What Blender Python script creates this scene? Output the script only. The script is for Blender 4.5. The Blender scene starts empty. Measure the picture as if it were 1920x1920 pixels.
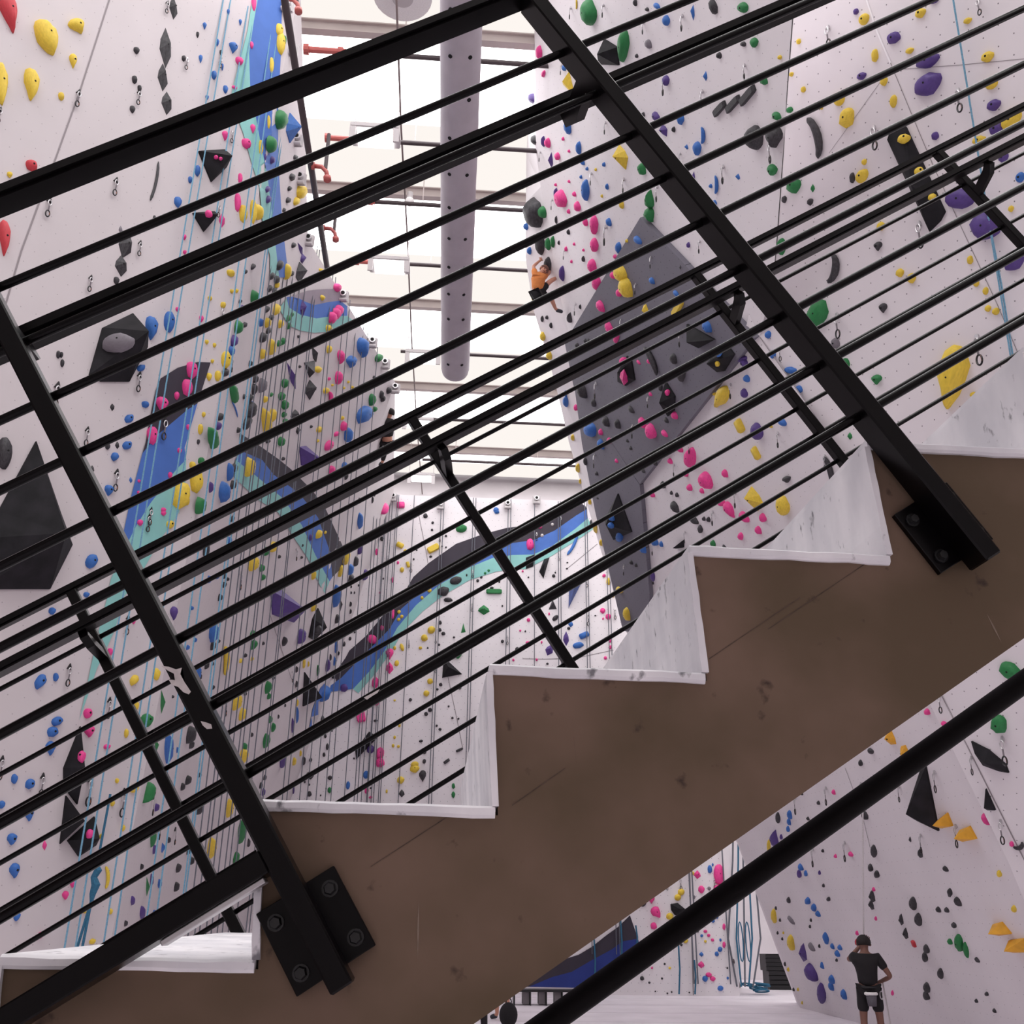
import bpy, bmesh, math, random
from math import radians, sin, cos, pi
from mathutils import Vector, Matrix
from mathutils.bvhtree import BVHTree
from mathutils.geometry import delaunay_2d_cdt

random.seed(7)
S = bpy.context.scene
COL = S.collection

# ------------------------------------------------------------------ camera
F = 1850.0                                   # focal length in pixels of a 1920 frame
def make_axes(vx, vy, zx):
    d = Vector((vx - 960, -(vy - 960), -F)).normalized()       # hall axis (+Y)
    k = (zx - 960) / F
    z = Vector((k, -(d[0] * k - d[2]) / d[1], -1.0)).normalized()
    if z.y < 0: z = -z
    return d.cross(z), d, z
AX, AY, AZ = make_axes(811, 1710, 1020)
R = Matrix((AX, AY, AZ))                      # camera vector -> world vector
CAM = Vector((0, 0, 2.0))
cam = bpy.data.cameras.new('camera'); cam.sensor_width = 36; cam.lens = 36 * F / 1920
cam.clip_start = 0.05; cam.clip_end = 200
cob = bpy.data.objects.new('camera', cam); COL.objects.link(cob)
cob.matrix_world = Matrix.Translation(CAM) @ R.to_4x4()
S.camera = cob
def ray(u, v): return R @ Vector(((u - 960) / F, -(v - 960) / F, -1.0))
def at(u, v, d): return CAM + ray(u, v) * d
def on_y(u, v, Y): r = ray(u, v); return CAM + r * (Y / r.y)
def on_z(u, v, Z): r = ray(u, v); return CAM + r * ((Z - CAM.z) / r.z)
def proj(P):
    c = R.transposed() @ (P - CAM); return Vector((960 + F * c.x / -c.z, 960 - F * c.y / -c.z)), -c.z

# ------------------------------------------------------------------ light
w = bpy.data.worlds.new('world'); S.world = w; w.use_nodes = True
w.node_tree.nodes['Background'].inputs[0].default_value = (0.9, 0.93, 1, 1)
w.node_tree.nodes['Background'].inputs[1].default_value = 0.05
S.view_settings.view_transform = 'Standard'; S.view_settings.look = 'None'
S.view_settings.gamma = 1; S.view_settings.use_curve_mapping = False
S.view_settings.exposure = -0.22
SKY_EMIT = 5.6          # skylight panels
ROOF_EMIT = 1.15        # glow put into the cream roof sheets in place of lamp uplight

# ------------------------------------------------------------------ materials
def srgb(r, g, b):
    f = lambda c: (c / 255 / 12.92) if c / 255 <= 0.04045 else ((c / 255 + 0.055) / 1.055) ** 2.4
    return (f(r), f(g), f(b), 1)
def mat(name, col, rough=0.6, noise=0.0, scale=8.0, metal=0.0, bump=0.0, emit=0.0, col2=None, spec=0.5):
    m = bpy.data.materials.new(name); m.use_nodes = True
    nt = m.node_tree; b = nt.nodes['Principled BSDF']
    b.inputs['Base Color'].default_value = col
    b.inputs['Roughness'].default_value = rough; b.inputs['Metallic'].default_value = metal
    b.inputs['Specular IOR Level'].default_value = spec
    if emit:
        b.inputs['Emission Color'].default_value = col; b.inputs['Emission Strength'].default_value = emit
    if noise or bump:
        tc = nt.nodes.new('ShaderNodeTexCoord'); n = nt.nodes.new('ShaderNodeTexNoise')
        n.inputs['Scale'].default_value = scale; n.inputs['Detail'].default_value = 6
        nt.links.new(tc.outputs['Object'], n.inputs['Vector'])
        if noise:
            mx = nt.nodes.new('ShaderNodeMix'); mx.data_type = 'RGBA'
            rp = nt.nodes.new('ShaderNodeValToRGB'); rp.color_ramp.elements[0].position = 0.35; rp.color_ramp.elements[1].position = 0.7
            c2 = col2 or tuple(c * (1 - noise) for c in col[:3]) + (1,)
            mx.inputs['A'].default_value = col; mx.inputs['B'].default_value = c2
            nt.links.new(n.outputs['Fac'], rp.inputs['Fac']); nt.links.new(rp.outputs['Color'], mx.inputs['Factor'])
            nt.links.new(mx.outputs['Result'], b.inputs['Base Color'])
        if bump:
            bp = nt.nodes.new('ShaderNodeBump'); bp.inputs['Strength'].default_value = bump; bp.inputs['Distance'].default_value = 0.01
            nt.links.new(n.outputs['Fac'], bp.inputs['Height']); nt.links.new(bp.outputs['Normal'], b.inputs['Normal'])
    return m
def wall_mat(name, col, dotcol=(0.22, 0.2, 0.22, 1), spacing=0.2, rad=0.0085):
    """painted climbing wall: off-white paint, chalk smudges, staggered t-nut holes"""
    m = mat(name, col, rough=0.75, spec=0.25)
    nt = m.node_tree; b = nt.nodes['Principled BSDF']; N = nt.nodes.new; L = nt.links.new
    uv = N('ShaderNodeUVMap'); sp = N('ShaderNodeSeparateXYZ'); L(uv.outputs['UV'], sp.inputs[0])
    def M(op, a, bb=None, c=None):
        n = N('ShaderNodeMath'); n.operation = op
        for i, x in enumerate((a, bb, c)):
            if x is None: continue
            if isinstance(x, (int, float)): n.inputs[i].default_value = x
            else: L(x, n.inputs[i])
        return n.outputs[0]
    row = M('DIVIDE', sp.outputs['Y'], spacing)
    rf = M('FLOOR', row); odd = M('MULTIPLY', M('MODULO', M('ABSOLUTE', rf), 2.0), 0.5)
    fx = M('SUBTRACT', M('FRACT', M('ADD', M('DIVIDE', sp.outputs['X'], spacing), odd)), 0.5)
    fy = M('SUBTRACT', M('FRACT', row), 0.5)
    dist = M('SQRT', M('ADD', M('MULTIPLY', fx, fx), M('MULTIPLY', fy, fy)))
    dot = M('LESS_THAN', dist, rad / spacing)
    tc = N('ShaderNodeTexCoord'); no = N('ShaderNodeTexNoise'); no.inputs['Scale'].default_value = 0.9; no.inputs['Detail'].default_value = 8
    L(tc.outputs['Object'], no.inputs['Vector'])
    m1 = N('ShaderNodeMix'); m1.data_type = 'RGBA'; m1.inputs['A'].default_value = col
    m1.inputs['B'].default_value = tuple(c * 0.86 for c in col[:3]) + (1,); L(no.outputs['Fac'], m1.inputs['Factor'])
    m2 = N('ShaderNodeMix'); m2.data_type = 'RGBA'; m2.inputs['B'].default_value = dotcol
    L(m1.outputs['Result'], m2.inputs['A']); L(dot, m2.inputs['Factor']); L(m2.outputs['Result'], b.inputs['Base Color'])
    return m
def scuffed(name, base, scuff, scale=30, lo=0.62, hi=0.7, streak=1.0, rough=0.7, base2=None, bump=0.15):
    """paint with dark scuffs and large stains"""
    m = mat(name, base, rough=rough, spec=0.3); nt = m.node_tree; b = nt.nodes['Principled BSDF']; N = nt.nodes.new; L = nt.links.new
    tc = N('ShaderNodeTexCoord'); mp = N('ShaderNodeMapping'); mp.inputs['Scale'].default_value = (1, 1, streak)
    L(tc.outputs['Object'], mp.inputs['Vector'])
    n1 = N('ShaderNodeTexNoise'); n1.inputs['Scale'].default_value = scale; n1.inputs['Detail'].default_value = 5; L(mp.outputs[0], n1.inputs['Vector'])
    n2 = N('ShaderNodeTexNoise'); n2.inputs['Scale'].default_value = scale * 0.15; n2.inputs['Detail'].default_value = 4; L(mp.outputs[0], n2.inputs['Vector'])
    r1 = N('ShaderNodeValToRGB'); r1.color_ramp.elements[0].position = lo; r1.color_ramp.elements[1].position = hi; L(n1.outputs['Fac'], r1.inputs['Fac'])
    mx = N('ShaderNodeMix'); mx.data_type = 'RGBA'; mx.inputs['A'].default_value = base; mx.inputs['B'].default_value = base2 or tuple(c * 0.8 for c in base[:3]) + (1,)
    r2 = N('ShaderNodeValToRGB'); r2.color_ramp.elements[0].position = 0.38; r2.color_ramp.elements[1].position = 0.62; L(n2.outputs['Fac'], r2.inputs['Fac']); L(r2.outputs['Color'], mx.inputs['Factor'])
    m2 = N('ShaderNodeMix'); m2.data_type = 'RGBA'; m2.inputs['B'].default_value = scuff
    L(mx.outputs['Result'], m2.inputs['A']); L(r1.outputs['Color'], m2.inputs['Factor']); L(m2.outputs['Result'], b.inputs['Base Color'])
    if bump:
        bp = N('ShaderNodeBump'); bp.inputs['Strength'].default_value = bump; bp.inputs['Distance'].default_value = 0.004
        L(n1.outputs['Fac'], bp.inputs['Height']); L(bp.outputs['Normal'], b.inputs['Normal'])
    return m
def emit_mat(name, col, st):
    m = bpy.data.materials.new(name); m.use_nodes = True; nt = m.node_tree
    nt.nodes.remove(nt.nodes['Principled BSDF']); e = nt.nodes.new('ShaderNodeEmission')
    e.inputs[0].default_value = col; e.inputs[1].default_value = st
    nt.links.new(e.outputs[0], nt.nodes['Material Output'].inputs[0]); return m

WALLW = srgb(235, 229, 233)
M = dict(
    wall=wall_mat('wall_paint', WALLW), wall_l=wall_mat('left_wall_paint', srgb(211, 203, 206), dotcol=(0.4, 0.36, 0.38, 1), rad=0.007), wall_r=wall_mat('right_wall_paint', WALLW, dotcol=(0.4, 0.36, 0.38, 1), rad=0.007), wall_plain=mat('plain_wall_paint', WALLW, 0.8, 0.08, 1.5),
    grey=wall_mat('grey_wall_paint', srgb(118, 115, 126), dotcol=(0.03, 0.03, 0.035, 1)),
    stripe_grey=mat('stripe_grey_paint', srgb(150, 138, 150), 0.75, 0.12, 3), stripe_blue_shaded=mat('stripe_blue_shaded_paint', srgb(34, 52, 128), 0.75, 0.12, 3), bar_black=mat('black_bar_paint', srgb(7, 4, 6), 0.24, 0.25, 40, spec=0.13), tube_black=mat('matt_black_tube', srgb(9, 5, 7), 0.65, 0.2, 30, spec=0.12),
    stripe_dark=mat('stripe_dark_paint', srgb(54, 47, 60), 0.75, 0.15, 3), stripe_blue=mat('stripe_blue_paint', srgb(72, 112, 190), 0.75, 0.12, 3),
    stripe_teal=mat('stripe_teal_paint', srgb(138, 196, 192), 0.75, 0.1, 3), seam=mat('seam_grey_line', srgb(146, 138, 142), 0.9),  # seam: flat grey for the panel joints
    seam_pale=mat('seam_filler', srgb(245, 242, 245), 0.8),
    floor=mat('floor_mat_vinyl', srgb(236, 228, 236), 0.55, 0.12, 1.2), roof=emit_mat('glowing_roof_sheet', (1.0, 0.94, 0.89, 1), ROOF_EMIT),
    sky=emit_mat('skylight_daylight', (1.0, 0.98, 0.985, 1), SKY_EMIT),
    beam=mat('beam_grey_paint', srgb(200, 188, 186), 0.6, 0.1, 2), pipe=mat('dark_pipe', srgb(70, 58, 62), 0.5, 0.1, 5),
    redpipe=mat('red_pipe_paint', srgb(190, 95, 90), 0.5, 0.15, 6), cable=mat('grey_cable', srgb(120, 105, 105), 0.6, 0.1, 5),
    duct=mat('duct_fabric', srgb(186, 178, 186), 0.85, 0.1, 3), hole=mat('dark_hole', srgb(14, 12, 14), 0.9, 0.2, 30),
    steel_black=mat('black_powder_coat', srgb(8, 5, 7), 0.28, 0.25, 40, bump=0.01, spec=0.17),
    stringer=scuffed('stringer_coating', srgb(122, 100, 87), srgb(66, 52, 46), 24, 0.66, 0.74, 1.0, 0.85, srgb(96, 80, 64), 0.08),
    tread=scuffed('white_stair_paint', srgb(250, 247, 251), srgb(130, 128, 134), 46, 0.635, 0.74, 0.6, 0.6, srgb(224, 222, 228), 0.2),
    scratch=mat('pale_scratch', srgb(140, 122, 108), 0.8, 0.3, 90), mark=mat('dark_mark', srgb(94, 77, 67), 0.9, 0.5, 60), chip=mat('bare_primer', srgb(205, 196, 196), 0.7, 0.2, 60), bolt=mat('bolt_black', srgb(20, 20, 22), 0.35, 0.2, 60),
    metal=mat('brushed_steel', srgb(205, 202, 205), 0.3, 0.1, 30, metal=0.6), darkmetal=mat('dark_anodised', srgb(30, 28, 32), 0.35, 0.1, 30, metal=0.3),
    sling=mat('sling_webbing', srgb(120, 112, 118), 0.9, 0.2, 60), orange_gate=mat('orange_gate', srgb(150, 96, 76), 0.5, 0.1, 40),
    rope_blue=mat('rope_blue', srgb(118, 168, 196), 0.85, 0.3, 60), rope_dark=mat('rope_dark', srgb(108, 110, 120), 0.9, 0.3, 60),
    rope_teal=mat('rope_teal', srgb(52, 110, 142), 0.9, 0.3, 60), rope_pale=mat('rope_pale', srgb(214, 208, 210), 0.9, 0.2, 60),
    skin=mat('skin', srgb(196, 140, 118), 0.6, 0.1, 20), skin_dark=mat('skin_brown', srgb(122, 84, 72), 0.6, 0.1, 20),
    hair=mat('hair_dark', srgb(30, 22, 22), 0.8, 0.3, 80), black_cloth=mat('black_cloth', srgb(26, 22, 26), 0.9, 0.25, 30, bump=0.1),
    orange_cloth=mat('orange_cloth', srgb(214, 132, 72), 0.9, 0.15, 30, bump=0.1), grey_cloth=mat('grey_cloth', srgb(96, 92, 100), 0.9, 0.2, 30, bump=0.1),
    shoe=mat('shoe_rubber', srgb(58, 60, 68), 0.7, 0.2, 40), white_cloth=mat('white_cloth', srgb(235, 232, 232), 0.9, 0.1, 40),
    rear_wall=mat('rear_wall_paint', srgb(205, 200, 200), 0.9, 0.2, 1.0), dark_wall=mat('back_wall_paint', srgb(118, 110, 108), 0.9, 0.2, 1.0), plastic_black=mat('black_plastic', srgb(28, 26, 30), 0.5, 0.2, 20),
    shelf_grey=mat('shelf_grey', srgb(120, 114, 118), 0.6, 0.1, 6), lamp=emit_mat('lamp_diffuser', (1, 0.98, 0.96, 1), 7.0),
    housing=mat('lamp_housing', srgb(190, 184, 186), 0.5, 0.05, 4),
)
HC = dict(y=srgb(232, 200, 66), b=srgb(52, 108, 186), p=srgb(236, 66, 148), k=srgb(38, 36, 41), g=srgb(32, 122, 64),
          u=srgb(84, 60, 132), r=srgb(206, 62, 72), w=srgb(206, 200, 200), o=srgb(230, 168, 44), e=srgb(120, 114, 122))
HN = dict(y='yellow', b='blue', p='pink', k='black', g='green', u='purple', r='red', w='chalky white', o='orange-yellow', e='grey')
HM = {c: mat('hold_resin_' + HN[c].replace(' ', '_').replace('-', '_'), v, 0.6, 0.18 if c not in 'k' else 0.35, 9.0, bump=0.12,
             col2=None if c != 'k' else srgb(66, 63, 68)) for c, v in HC.items()}
VM = {'k': mat('volume_black', srgb(20, 19, 23), 0.8, 0.4, 5, col2=srgb(36, 34, 39), spec=0.3), 'o': HM['o'], 'b': mat('volume_blue', srgb(74, 92, 150), 0.7, 0.2, 6),
      'y': HM['y'], 'g': HM['g'], 'u': HM['u'], 'e': mat('volume_grey', srgb(100, 94, 102), 0.7, 0.2, 5), 'p': HM['p']}

# ------------------------------------------------------------------ helpers
def link(o, parent=None):
    COL.objects.link(o)
    if parent is not None: o.parent = parent
    return o
def tag(o, label=None, cat=None, group=None, kind=None):
    if label: o['label'] = label
    if cat: o['category'] = cat
    if group: o['group'] = group
    if kind: o['kind'] = kind
    return o
def empty(name, loc=(0, 0, 0), label=None, cat=None, group=None, kind=None):
    o = bpy.data.objects.new(name, None); o.location = loc; o.empty_display_size = 0.1
    link(o); return tag(o, label, cat, group, kind)
def mesh_obj(name, bm_or_me, material, parent=None, smooth=False):
    if isinstance(bm_or_me, bmesh.types.BMesh):
        me = bpy.data.meshes.new(name); bm_or_me.normal_update(); bm_or_me.to_mesh(me); bm_or_me.free()
    else: me = bm_or_me
    if material is not None and len(me.materials) == 0: me.materials.append(material)
    if smooth:
        for p in me.polygons: p.use_smooth = True
    o = bpy.data.objects.new(name, me); link(o)
    if parent is not None:
        o.parent = parent; o.matrix_parent_inverse = Matrix.Identity(4)
        o.matrix_local = Matrix.Translation(-Vector(parent.location)) if parent.type == 'EMPTY' and parent.parent is None else Matrix.Identity(4)
    return o
def bm_new(): return bmesh.new()
def box8(bm, P, bevel=0.0):
    """P: 8 points, bottom loop 0-3 then top loop 4-7"""
    v = [bm.verts.new(p) for p in P]
    fs = []
    for f in ((3, 2, 1, 0), (4, 5, 6, 7), (0, 1, 5, 4), (1, 2, 6, 5), (2, 3, 7, 6), (3, 0, 4, 7)): fs.append(bm.faces.new([v[i] for i in f]))
    bmesh.ops.recalc_face_normals(bm, faces=fs)
    if bevel:
        es = list({e for f in fs for e in f.edges}); bmesh.ops.bevel(bm, geom=es, offset=bevel, segments=2 if bevel > 0.003 else 1, affect='EDGES')
def box(bm, a, b, bevel=0.0):
    (x0, y0, z0), (x1, y1, z1) = a, b
    box8(bm, [(x0, y0, z0), (x1, y0, z0), (x1, y1, z0), (x0, y1, z0), (x0, y0, z1), (x1, y0, z1), (x1, y1, z1), (x0, y1, z1)], bevel)
def tube(bm, pts, r, n=8, caps=True, rad=None):
    pts = [Vector(p) for p in pts]; rings = []
    up = None
    for i, p in enumerate(pts):
        d = (pts[min(i + 1, len(pts) - 1)] - pts[max(i - 1, 0)]).normalized()
        if up is None: up = d.orthogonal().normalized()
        up = (up - d * up.dot(d)).normalized(); s = d.cross(up); rr = rad[i] if rad else r
        rings.append([bm.verts.new(p + (up * cos(2 * pi * k / n) + s * sin(2 * pi * k / n)) * rr) for k in range(n)])
    for a, b in zip(rings, rings[1:]):
        for k in range(n): bm.faces.new((a[k], a[(k + 1) % n], b[(k + 1) % n], b[k]))
    if caps:
        bm.faces.new(list(reversed(rings[0]))); bm.faces.new(rings[-1])
def ring(bm, c, ux, uy, rx, ry, r, n=14, m=6):
    pts = [c + ux * (rx * cos(2 * pi * k / n)) + uy * (ry * sin(2 * pi * k / n)) for k in range(n)]
    rings = []
    for i, p in enumerate(pts):
        d = (pts[(i + 1) % n] - pts[i - 1]).normalized(); a = ux.cross(uy).normalized(); b = d.cross(a)
        rings.append([bm.verts.new(p + (a * cos(2 * pi * k / m) + b * sin(2 * pi * k / m)) * r) for k in range(m)])
    for i in range(n):
        A, B = rings[i], rings[(i + 1) % n]
        for k in range(m): bm.faces.new((A[k], A[(k + 1) % m], B[(k + 1) % m], B[k]))

# ------------------------------------------------------------------ the setting
KR, X0R = 0.42, 8.8                          # right wall leans in over the hall
def on_lean(u, v, k=KR):
    r = ray(u, v); s = (X0R - k * CAM.z) / (r.x + k * r.z); return CAM + r * s
SURF = []                                    # (verts, faces, name) for placing things on the walls
def facet(parent, pts, material, name='panel', grid=None, polys=None):
    """planar or bilinear wall panel with a metric UV map"""
    bm = bm_new(); uvl = bm.loops.layers.uv.new('UVMap')
    if grid:
        a, b, c, d = [Vector(p) for p in pts]; nu, nv = grid; V = []
        for j in range(nv + 1):
            V.append([bm.verts.new((a.lerp(b, i / nu)).lerp(d.lerp(c, i / nu), j / nv)) for i in range(nu + 1)])
        for j in range(nv):
            for i in range(nu): bm.faces.new((V[j][i], V[j][i + 1], V[j + 1][i + 1], V[j + 1][i]))
    elif polys:
        V = [bm.verts.new(p) for p in pts]
        for q in polys: bm.faces.new([V[i] for i in q])
    else:
        bm.faces.new([bm.verts.new(p) for p in pts])
    bmesh.ops.triangulate(bm, faces=bm.faces)
    bm.normal_update()
    for f in bm.faces:
        c = f.calc_center_median()
        if f.normal.dot(CAM - c) < 0: f.normal_flip()
    bm.normal_update(); bm.faces.ensure_lookup_table()
    n = sum((f.normal for f in bm.faces), Vector()).normalized()
    v = (Vector((0, 0, 1)) - n * n.z); v = v.normalized() if v.length > 0.1 else Vector((0, 1, 0)); u = v.cross(n)
    for f in bm.faces:
        for l in f.loops: l[uvl].uv = (l.vert.co.dot(u), l.vert.co.dot(v))
    bm.verts.index_update()
    SURF.append(([x.co.copy() for x in bm.verts], [[q.index for q in f.verts] for f in bm.faces], parent.name))
    o = mesh_obj(name, bm, material, parent, smooth=bool(grid))
    return o
wl = empty('wall_left', (-5, 12, 0), kind='structure'); wr = empty('wall_right', (8.8, 14, 0), kind='structure')
we = empty('wall_end', (2, 29, 0), kind='structure')
# left wall: columns (top, bottom)
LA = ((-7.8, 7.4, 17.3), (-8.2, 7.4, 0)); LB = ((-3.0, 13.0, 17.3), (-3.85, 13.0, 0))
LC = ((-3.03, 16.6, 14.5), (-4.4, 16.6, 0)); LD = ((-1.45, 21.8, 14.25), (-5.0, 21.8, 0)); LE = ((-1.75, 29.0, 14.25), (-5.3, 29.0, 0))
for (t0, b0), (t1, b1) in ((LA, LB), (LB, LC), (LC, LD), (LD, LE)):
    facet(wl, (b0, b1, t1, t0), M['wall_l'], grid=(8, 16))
facet(we, ((-5.3, 29, 0), (8.1, 29, 0), (8.1, 29, 14.3), (-1.75, 29, 14.25)), M['wall'])
bm = bm_new(); box(bm, (8.1, 29.0, 0), (8.35, 31.5, 14.3)); mesh_obj('end_return', bm, M['wall_plain'], we)
# right wall
inner = [(1004, -150), (1003, 100), (1005, 282), (1014, 350), (1025, 425), (1052, 562), (1069, 640), (1082, 720), (1096, 830), (1120, 955), (1135, 1020), (1172, 1180), (1290, 1400), (1385, 1580), (1500, 1890)]
outer = [(1001, -150), (999, 100), (987, 290), (986, 380), (985, 480), (1000, 580), (1027, 667), (1045, 735), (1067, 830), (1093, 920), (1120, 1010), (1165, 1155), (1285, 1400), (1382, 1580), (1497, 1889)]
seam = [(1500, -150), (1487, 45), (1450, 520), (1425, 630), (1600, 880), (1765, 1302), (1920, 1615), (2010, 1830)]
P_in = [on_lean(*p) for p in inner]
P_in[-1].z = 0
facet(wr, P_in + [on_lean(2110, 2060)] + [on_lean(*p) for p in reversed(seam)], M['wall_r'])
A1, A2 = on_lean(1425, 630), on_lean(1920, 1615)          # fold line; the near panel is turned about it towards the hall
nR = Vector((1, 0, KR)).normalized(); axis = (A2 - A1).normalized()
nN = min((Matrix.Rotation(radians(q), 3, axis) @ nR for q in (-20, 20)), key=lambda v: -v.y)
def on_near(u, v):
    r = ray(u, v); return CAM + r * ((A1 - CAM).dot(nN) / r.dot(nN))
facet(wr, [on_near(*p) for p in [(1470, -150), (1457, 45), (1420, 520), (1395, 630), (1570, 880), (1735, 1302), (1890, 1615), (1980, 1830), (2350, 1950), (2350, -150)]], M['wall'])
for i in range(len(inner) - 1):
    a, b = P_in[i], P_in[i + 1]
    def back(px, p):
        d = proj(p)[1]; return at(px[0], px[1], d + 1.3)
    facet(wr, (a, b, back(outer[i + 1], b), back(outer[i], a)), M['wall_plain'], name='side_panel')
# grey overhang panels on the right wall: proud of it, with real edges
def rebuild_bvh():
    V, Fc, names = [], [], []
    for v, f, nm in SURF:
        o = len(V); V += v
        for q in f: Fc.append([i + o for i in q]); names.append(nm)
    return BVHTree.FromPolygons(V, Fc), names
BVH, BNAMES = rebuild_bvh()
def cast(u, v):
    d = ray(u, v).normalized(); loc, n, i, dist = BVH.ray_cast(CAM, d)
    if loc is None: return None
    if n.dot(d) > 0: n = -n
    return loc, n, BNAMES[i]
def slab(name, px, h, material, parent, taper=0.0, surf=True):
    base = [on_lean(*p) for p in px]; n = Vector((-1, 0, -KR)).normalized()
    c = sum(base, Vector()) / len(base)
    top = [p.lerp(c, taper) + n * h for p in base]
    bm = bm_new(); uvl = bm.loops.layers.uv.new('UVMap')
    vb = [bm.verts.new(p + n * 0.003) for p in base]; vt = [bm.verts.new(p) for p in top]
    bm.faces.new(vt)
    for i in range(len(px)): bm.faces.new((vb[i], vb[(i + 1) % len(px)], vt[(i + 1) % len(px)], vt[i]))
    bmesh.ops.recalc_face_normals(bm, faces=bm.faces)
    u = Vector((0, -1, 0)); v = Vector((-KR, 0, 1)).normalized()
    for f in bm.faces:
        for l in f.loops: l[uvl].uv = (l.vert.co.dot(u), l.vert.co.dot(v))
    SURF.append((top, [list(range(len(px)))], parent.name))
    return mesh_obj(name, bm, material, parent)
slab('grey_panel', [(1210, 405), (1066, 640), (1082, 720), (1207, 905), (1425, 630)], 0.10, M['grey'], wr)
slab('grey_panel', [(1084, 722), (1098, 830), (1122, 955), (1137, 1020), (1174, 1180), (1222, 1190), (1225, 1110), (1207, 907)], 0.10, M['grey'], wr)
BVH, BNAMES = rebuild_bvh()

def paint(px, material, parent, lift=0.014, step=12, name='painted_stripe', label=None):
    """a painted shape laid on the wall surface (flat paint film)"""
    pts = [Vector(p) for p in px]
    edge = []
    for a, b in zip(pts, pts[1:] + pts[:1]):
        n = max(1, int((b - a).length / step))
        edge += [a.lerp(b, i / n) for i in range(n)]
    xs = [p.x for p in edge]; ys = [p.y for p in edge]; inner_p = []
    y = min(ys) + step * 0.5
    while y < max(ys):
        x = min(xs) + step * 0.5
        while x < max(xs): inner_p.append(Vector((x, y))); x += step
        y += step
    n0 = len(edge); allp = edge + inner_p
    v2, e2, f2, ov, oe, of = delaunay_2d_cdt(allp, [], [list(range(n0))], 1, 1e-4)
    bm = bm_new(); V = []
    for p in v2:
        h = cast(p.x, p.y)
        V.append(bm.verts.new(h[0] + h[1] * lift) if h and h[2] == parent.name else None)
    for f in f2:
        if all(V[i] is not None for i in f):
            try: bm.faces.new([V[i] for i in f])
            except ValueError: pass
    for v in [v for v in bm.verts if not v.link_faces]: bm.verts.remove(v)
    bm.normal_update()
    for f in bm.faces:
        if f.normal.dot(CAM - f.calc_center_median()) < 0: f.normal_flip()
    o = mesh_obj(name, bm, material, parent)
    if label: o['label'] = label
    return o
def seam_line(px, parent, wm=0.012, material=None, name='panel_seam'):
    pts = [Vector(p) for p in px]; line = []
    for a, b in zip(pts, pts[1:]):
        n = max(2, int((b - a).length / 30))
        line += [a.lerp(b, i / n) for i in range(n)]
    line.append(pts[-1]); bm = bm_new(); prev = None
    hs = [cast(p.x, p.y) for p in line]
    hs = [h for h in hs if h and h[2] == parent.name]
    for i, h in enumerate(hs):
        d = (hs[min(i + 1, len(hs) - 1)][0] - hs[max(i - 1, 0)][0]).normalized(); s = d.cross(h[1]).normalized() * wm * 0.5
        cur = (bm.verts.new(h[0] + h[1] * 0.005 + s), bm.verts.new(h[0] + h[1] * 0.005 - s))
        if prev: bm.faces.new((prev[0], prev[1], cur[1], cur[0]))
        prev = cur
    return mesh_obj(name, bm, material or M['seam'], parent)
# --- left wall murals
dk, bl, tl = M['stripe_dark'], M['stripe_blue'], M['stripe_teal']
paint([(394, 680), (370, 679), (332, 690), (300, 710), (291, 732), (281, 778), (272, 830), (266, 850), (295, 815), (325, 790), (350, 769), (369, 757)], dk, wl, label='dark plum painted stripe')
paint([(369, 757), (350, 769), (325, 790), (295, 815), (266, 850), (245, 930), (226, 1020), (232, 1030), (255, 985), (280, 945), (310, 905), (330, 880), (348, 862), (345, 840)], bl, wl, label='blue painted stripe')
paint([(348, 862), (330, 880), (310, 905), (280, 945), (255, 985), (232, 1030), (207, 1085), (200, 1120), (182, 1190), (172, 1237), (160, 1295), (147, 1352), (165, 1300), (180, 1255), (192, 1230), (215, 1180), (229, 1122), (255, 1090), (278, 1050), (300, 1010), (320, 985), (335, 960), (347, 900)], tl, wl, label='teal painted stripe tapering to a point')
paint([(475, -20), (463, 60), (447, 120), (432, 180), (440, 210), (455, 250), (472, 310), (485, 350), (492, 430), (505, 480), (505, 520), (522, 520), (512, 430), (500, 330), (484, 250), (468, 160), (466, 100), (475, 40), (486, -20)], tl, wl)
paint([(486, -20), (475, 40), (466, 100), (468, 160), (484, 250), (500, 330), (512, 430), (522, 520), (540, 520), (528, 420), (520, 300), (520, 200), (526, 100), (528, -20)], bl, wl)
paint([(546, 556), (575, 545), (593, 543), (610, 542), (630, 542), (637, 547), (637, 564), (616, 566), (588, 572), (572, 566), (560, 560)], M['stripe_grey'], wl)
paint([(536, 557), (546, 556), (560, 560), (572, 566), (588, 572), (616, 566), (637, 564), (653, 566), (667, 590), (650, 592), (620, 593), (592, 597), (562, 590), (540, 576)], bl, wl)
paint([(522, 578), (536, 560), (540, 576), (562, 590), (592, 597), (620, 593), (650, 592), (667, 590), (660, 600), (635, 612), (615, 622), (588, 624), (562, 620), (540, 610)], tl, wl)
paint([(448, 812), (480, 832), (520, 860), (545, 880), (585, 920), (610, 955), (640, 1020), (652, 1052), (622, 1082), (618, 1035), (595, 970), (560, 925), (512, 890), (490, 862), (450, 845)], dk, wl)
paint([(450, 845), (490, 862), (512, 890), (560, 925), (595, 970), (618, 1035), (622, 1082), (617, 1090), (590, 1040), (565, 985), (530, 935), (470, 885), (440, 862)], bl, wl)
paint([(440, 862), (470, 885), (530, 935), (565, 985), (590, 1040), (617, 1090), (608, 1112), (600, 1100), (575, 1045), (545, 1000), (520, 960), (480, 935), (438, 895)], tl, wl)
paint([(625, 1262), (600, 1290), (585, 1330), (578, 1372), (592, 1380), (604, 1345), (622, 1320), (640, 1290)], bl, wl)
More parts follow.
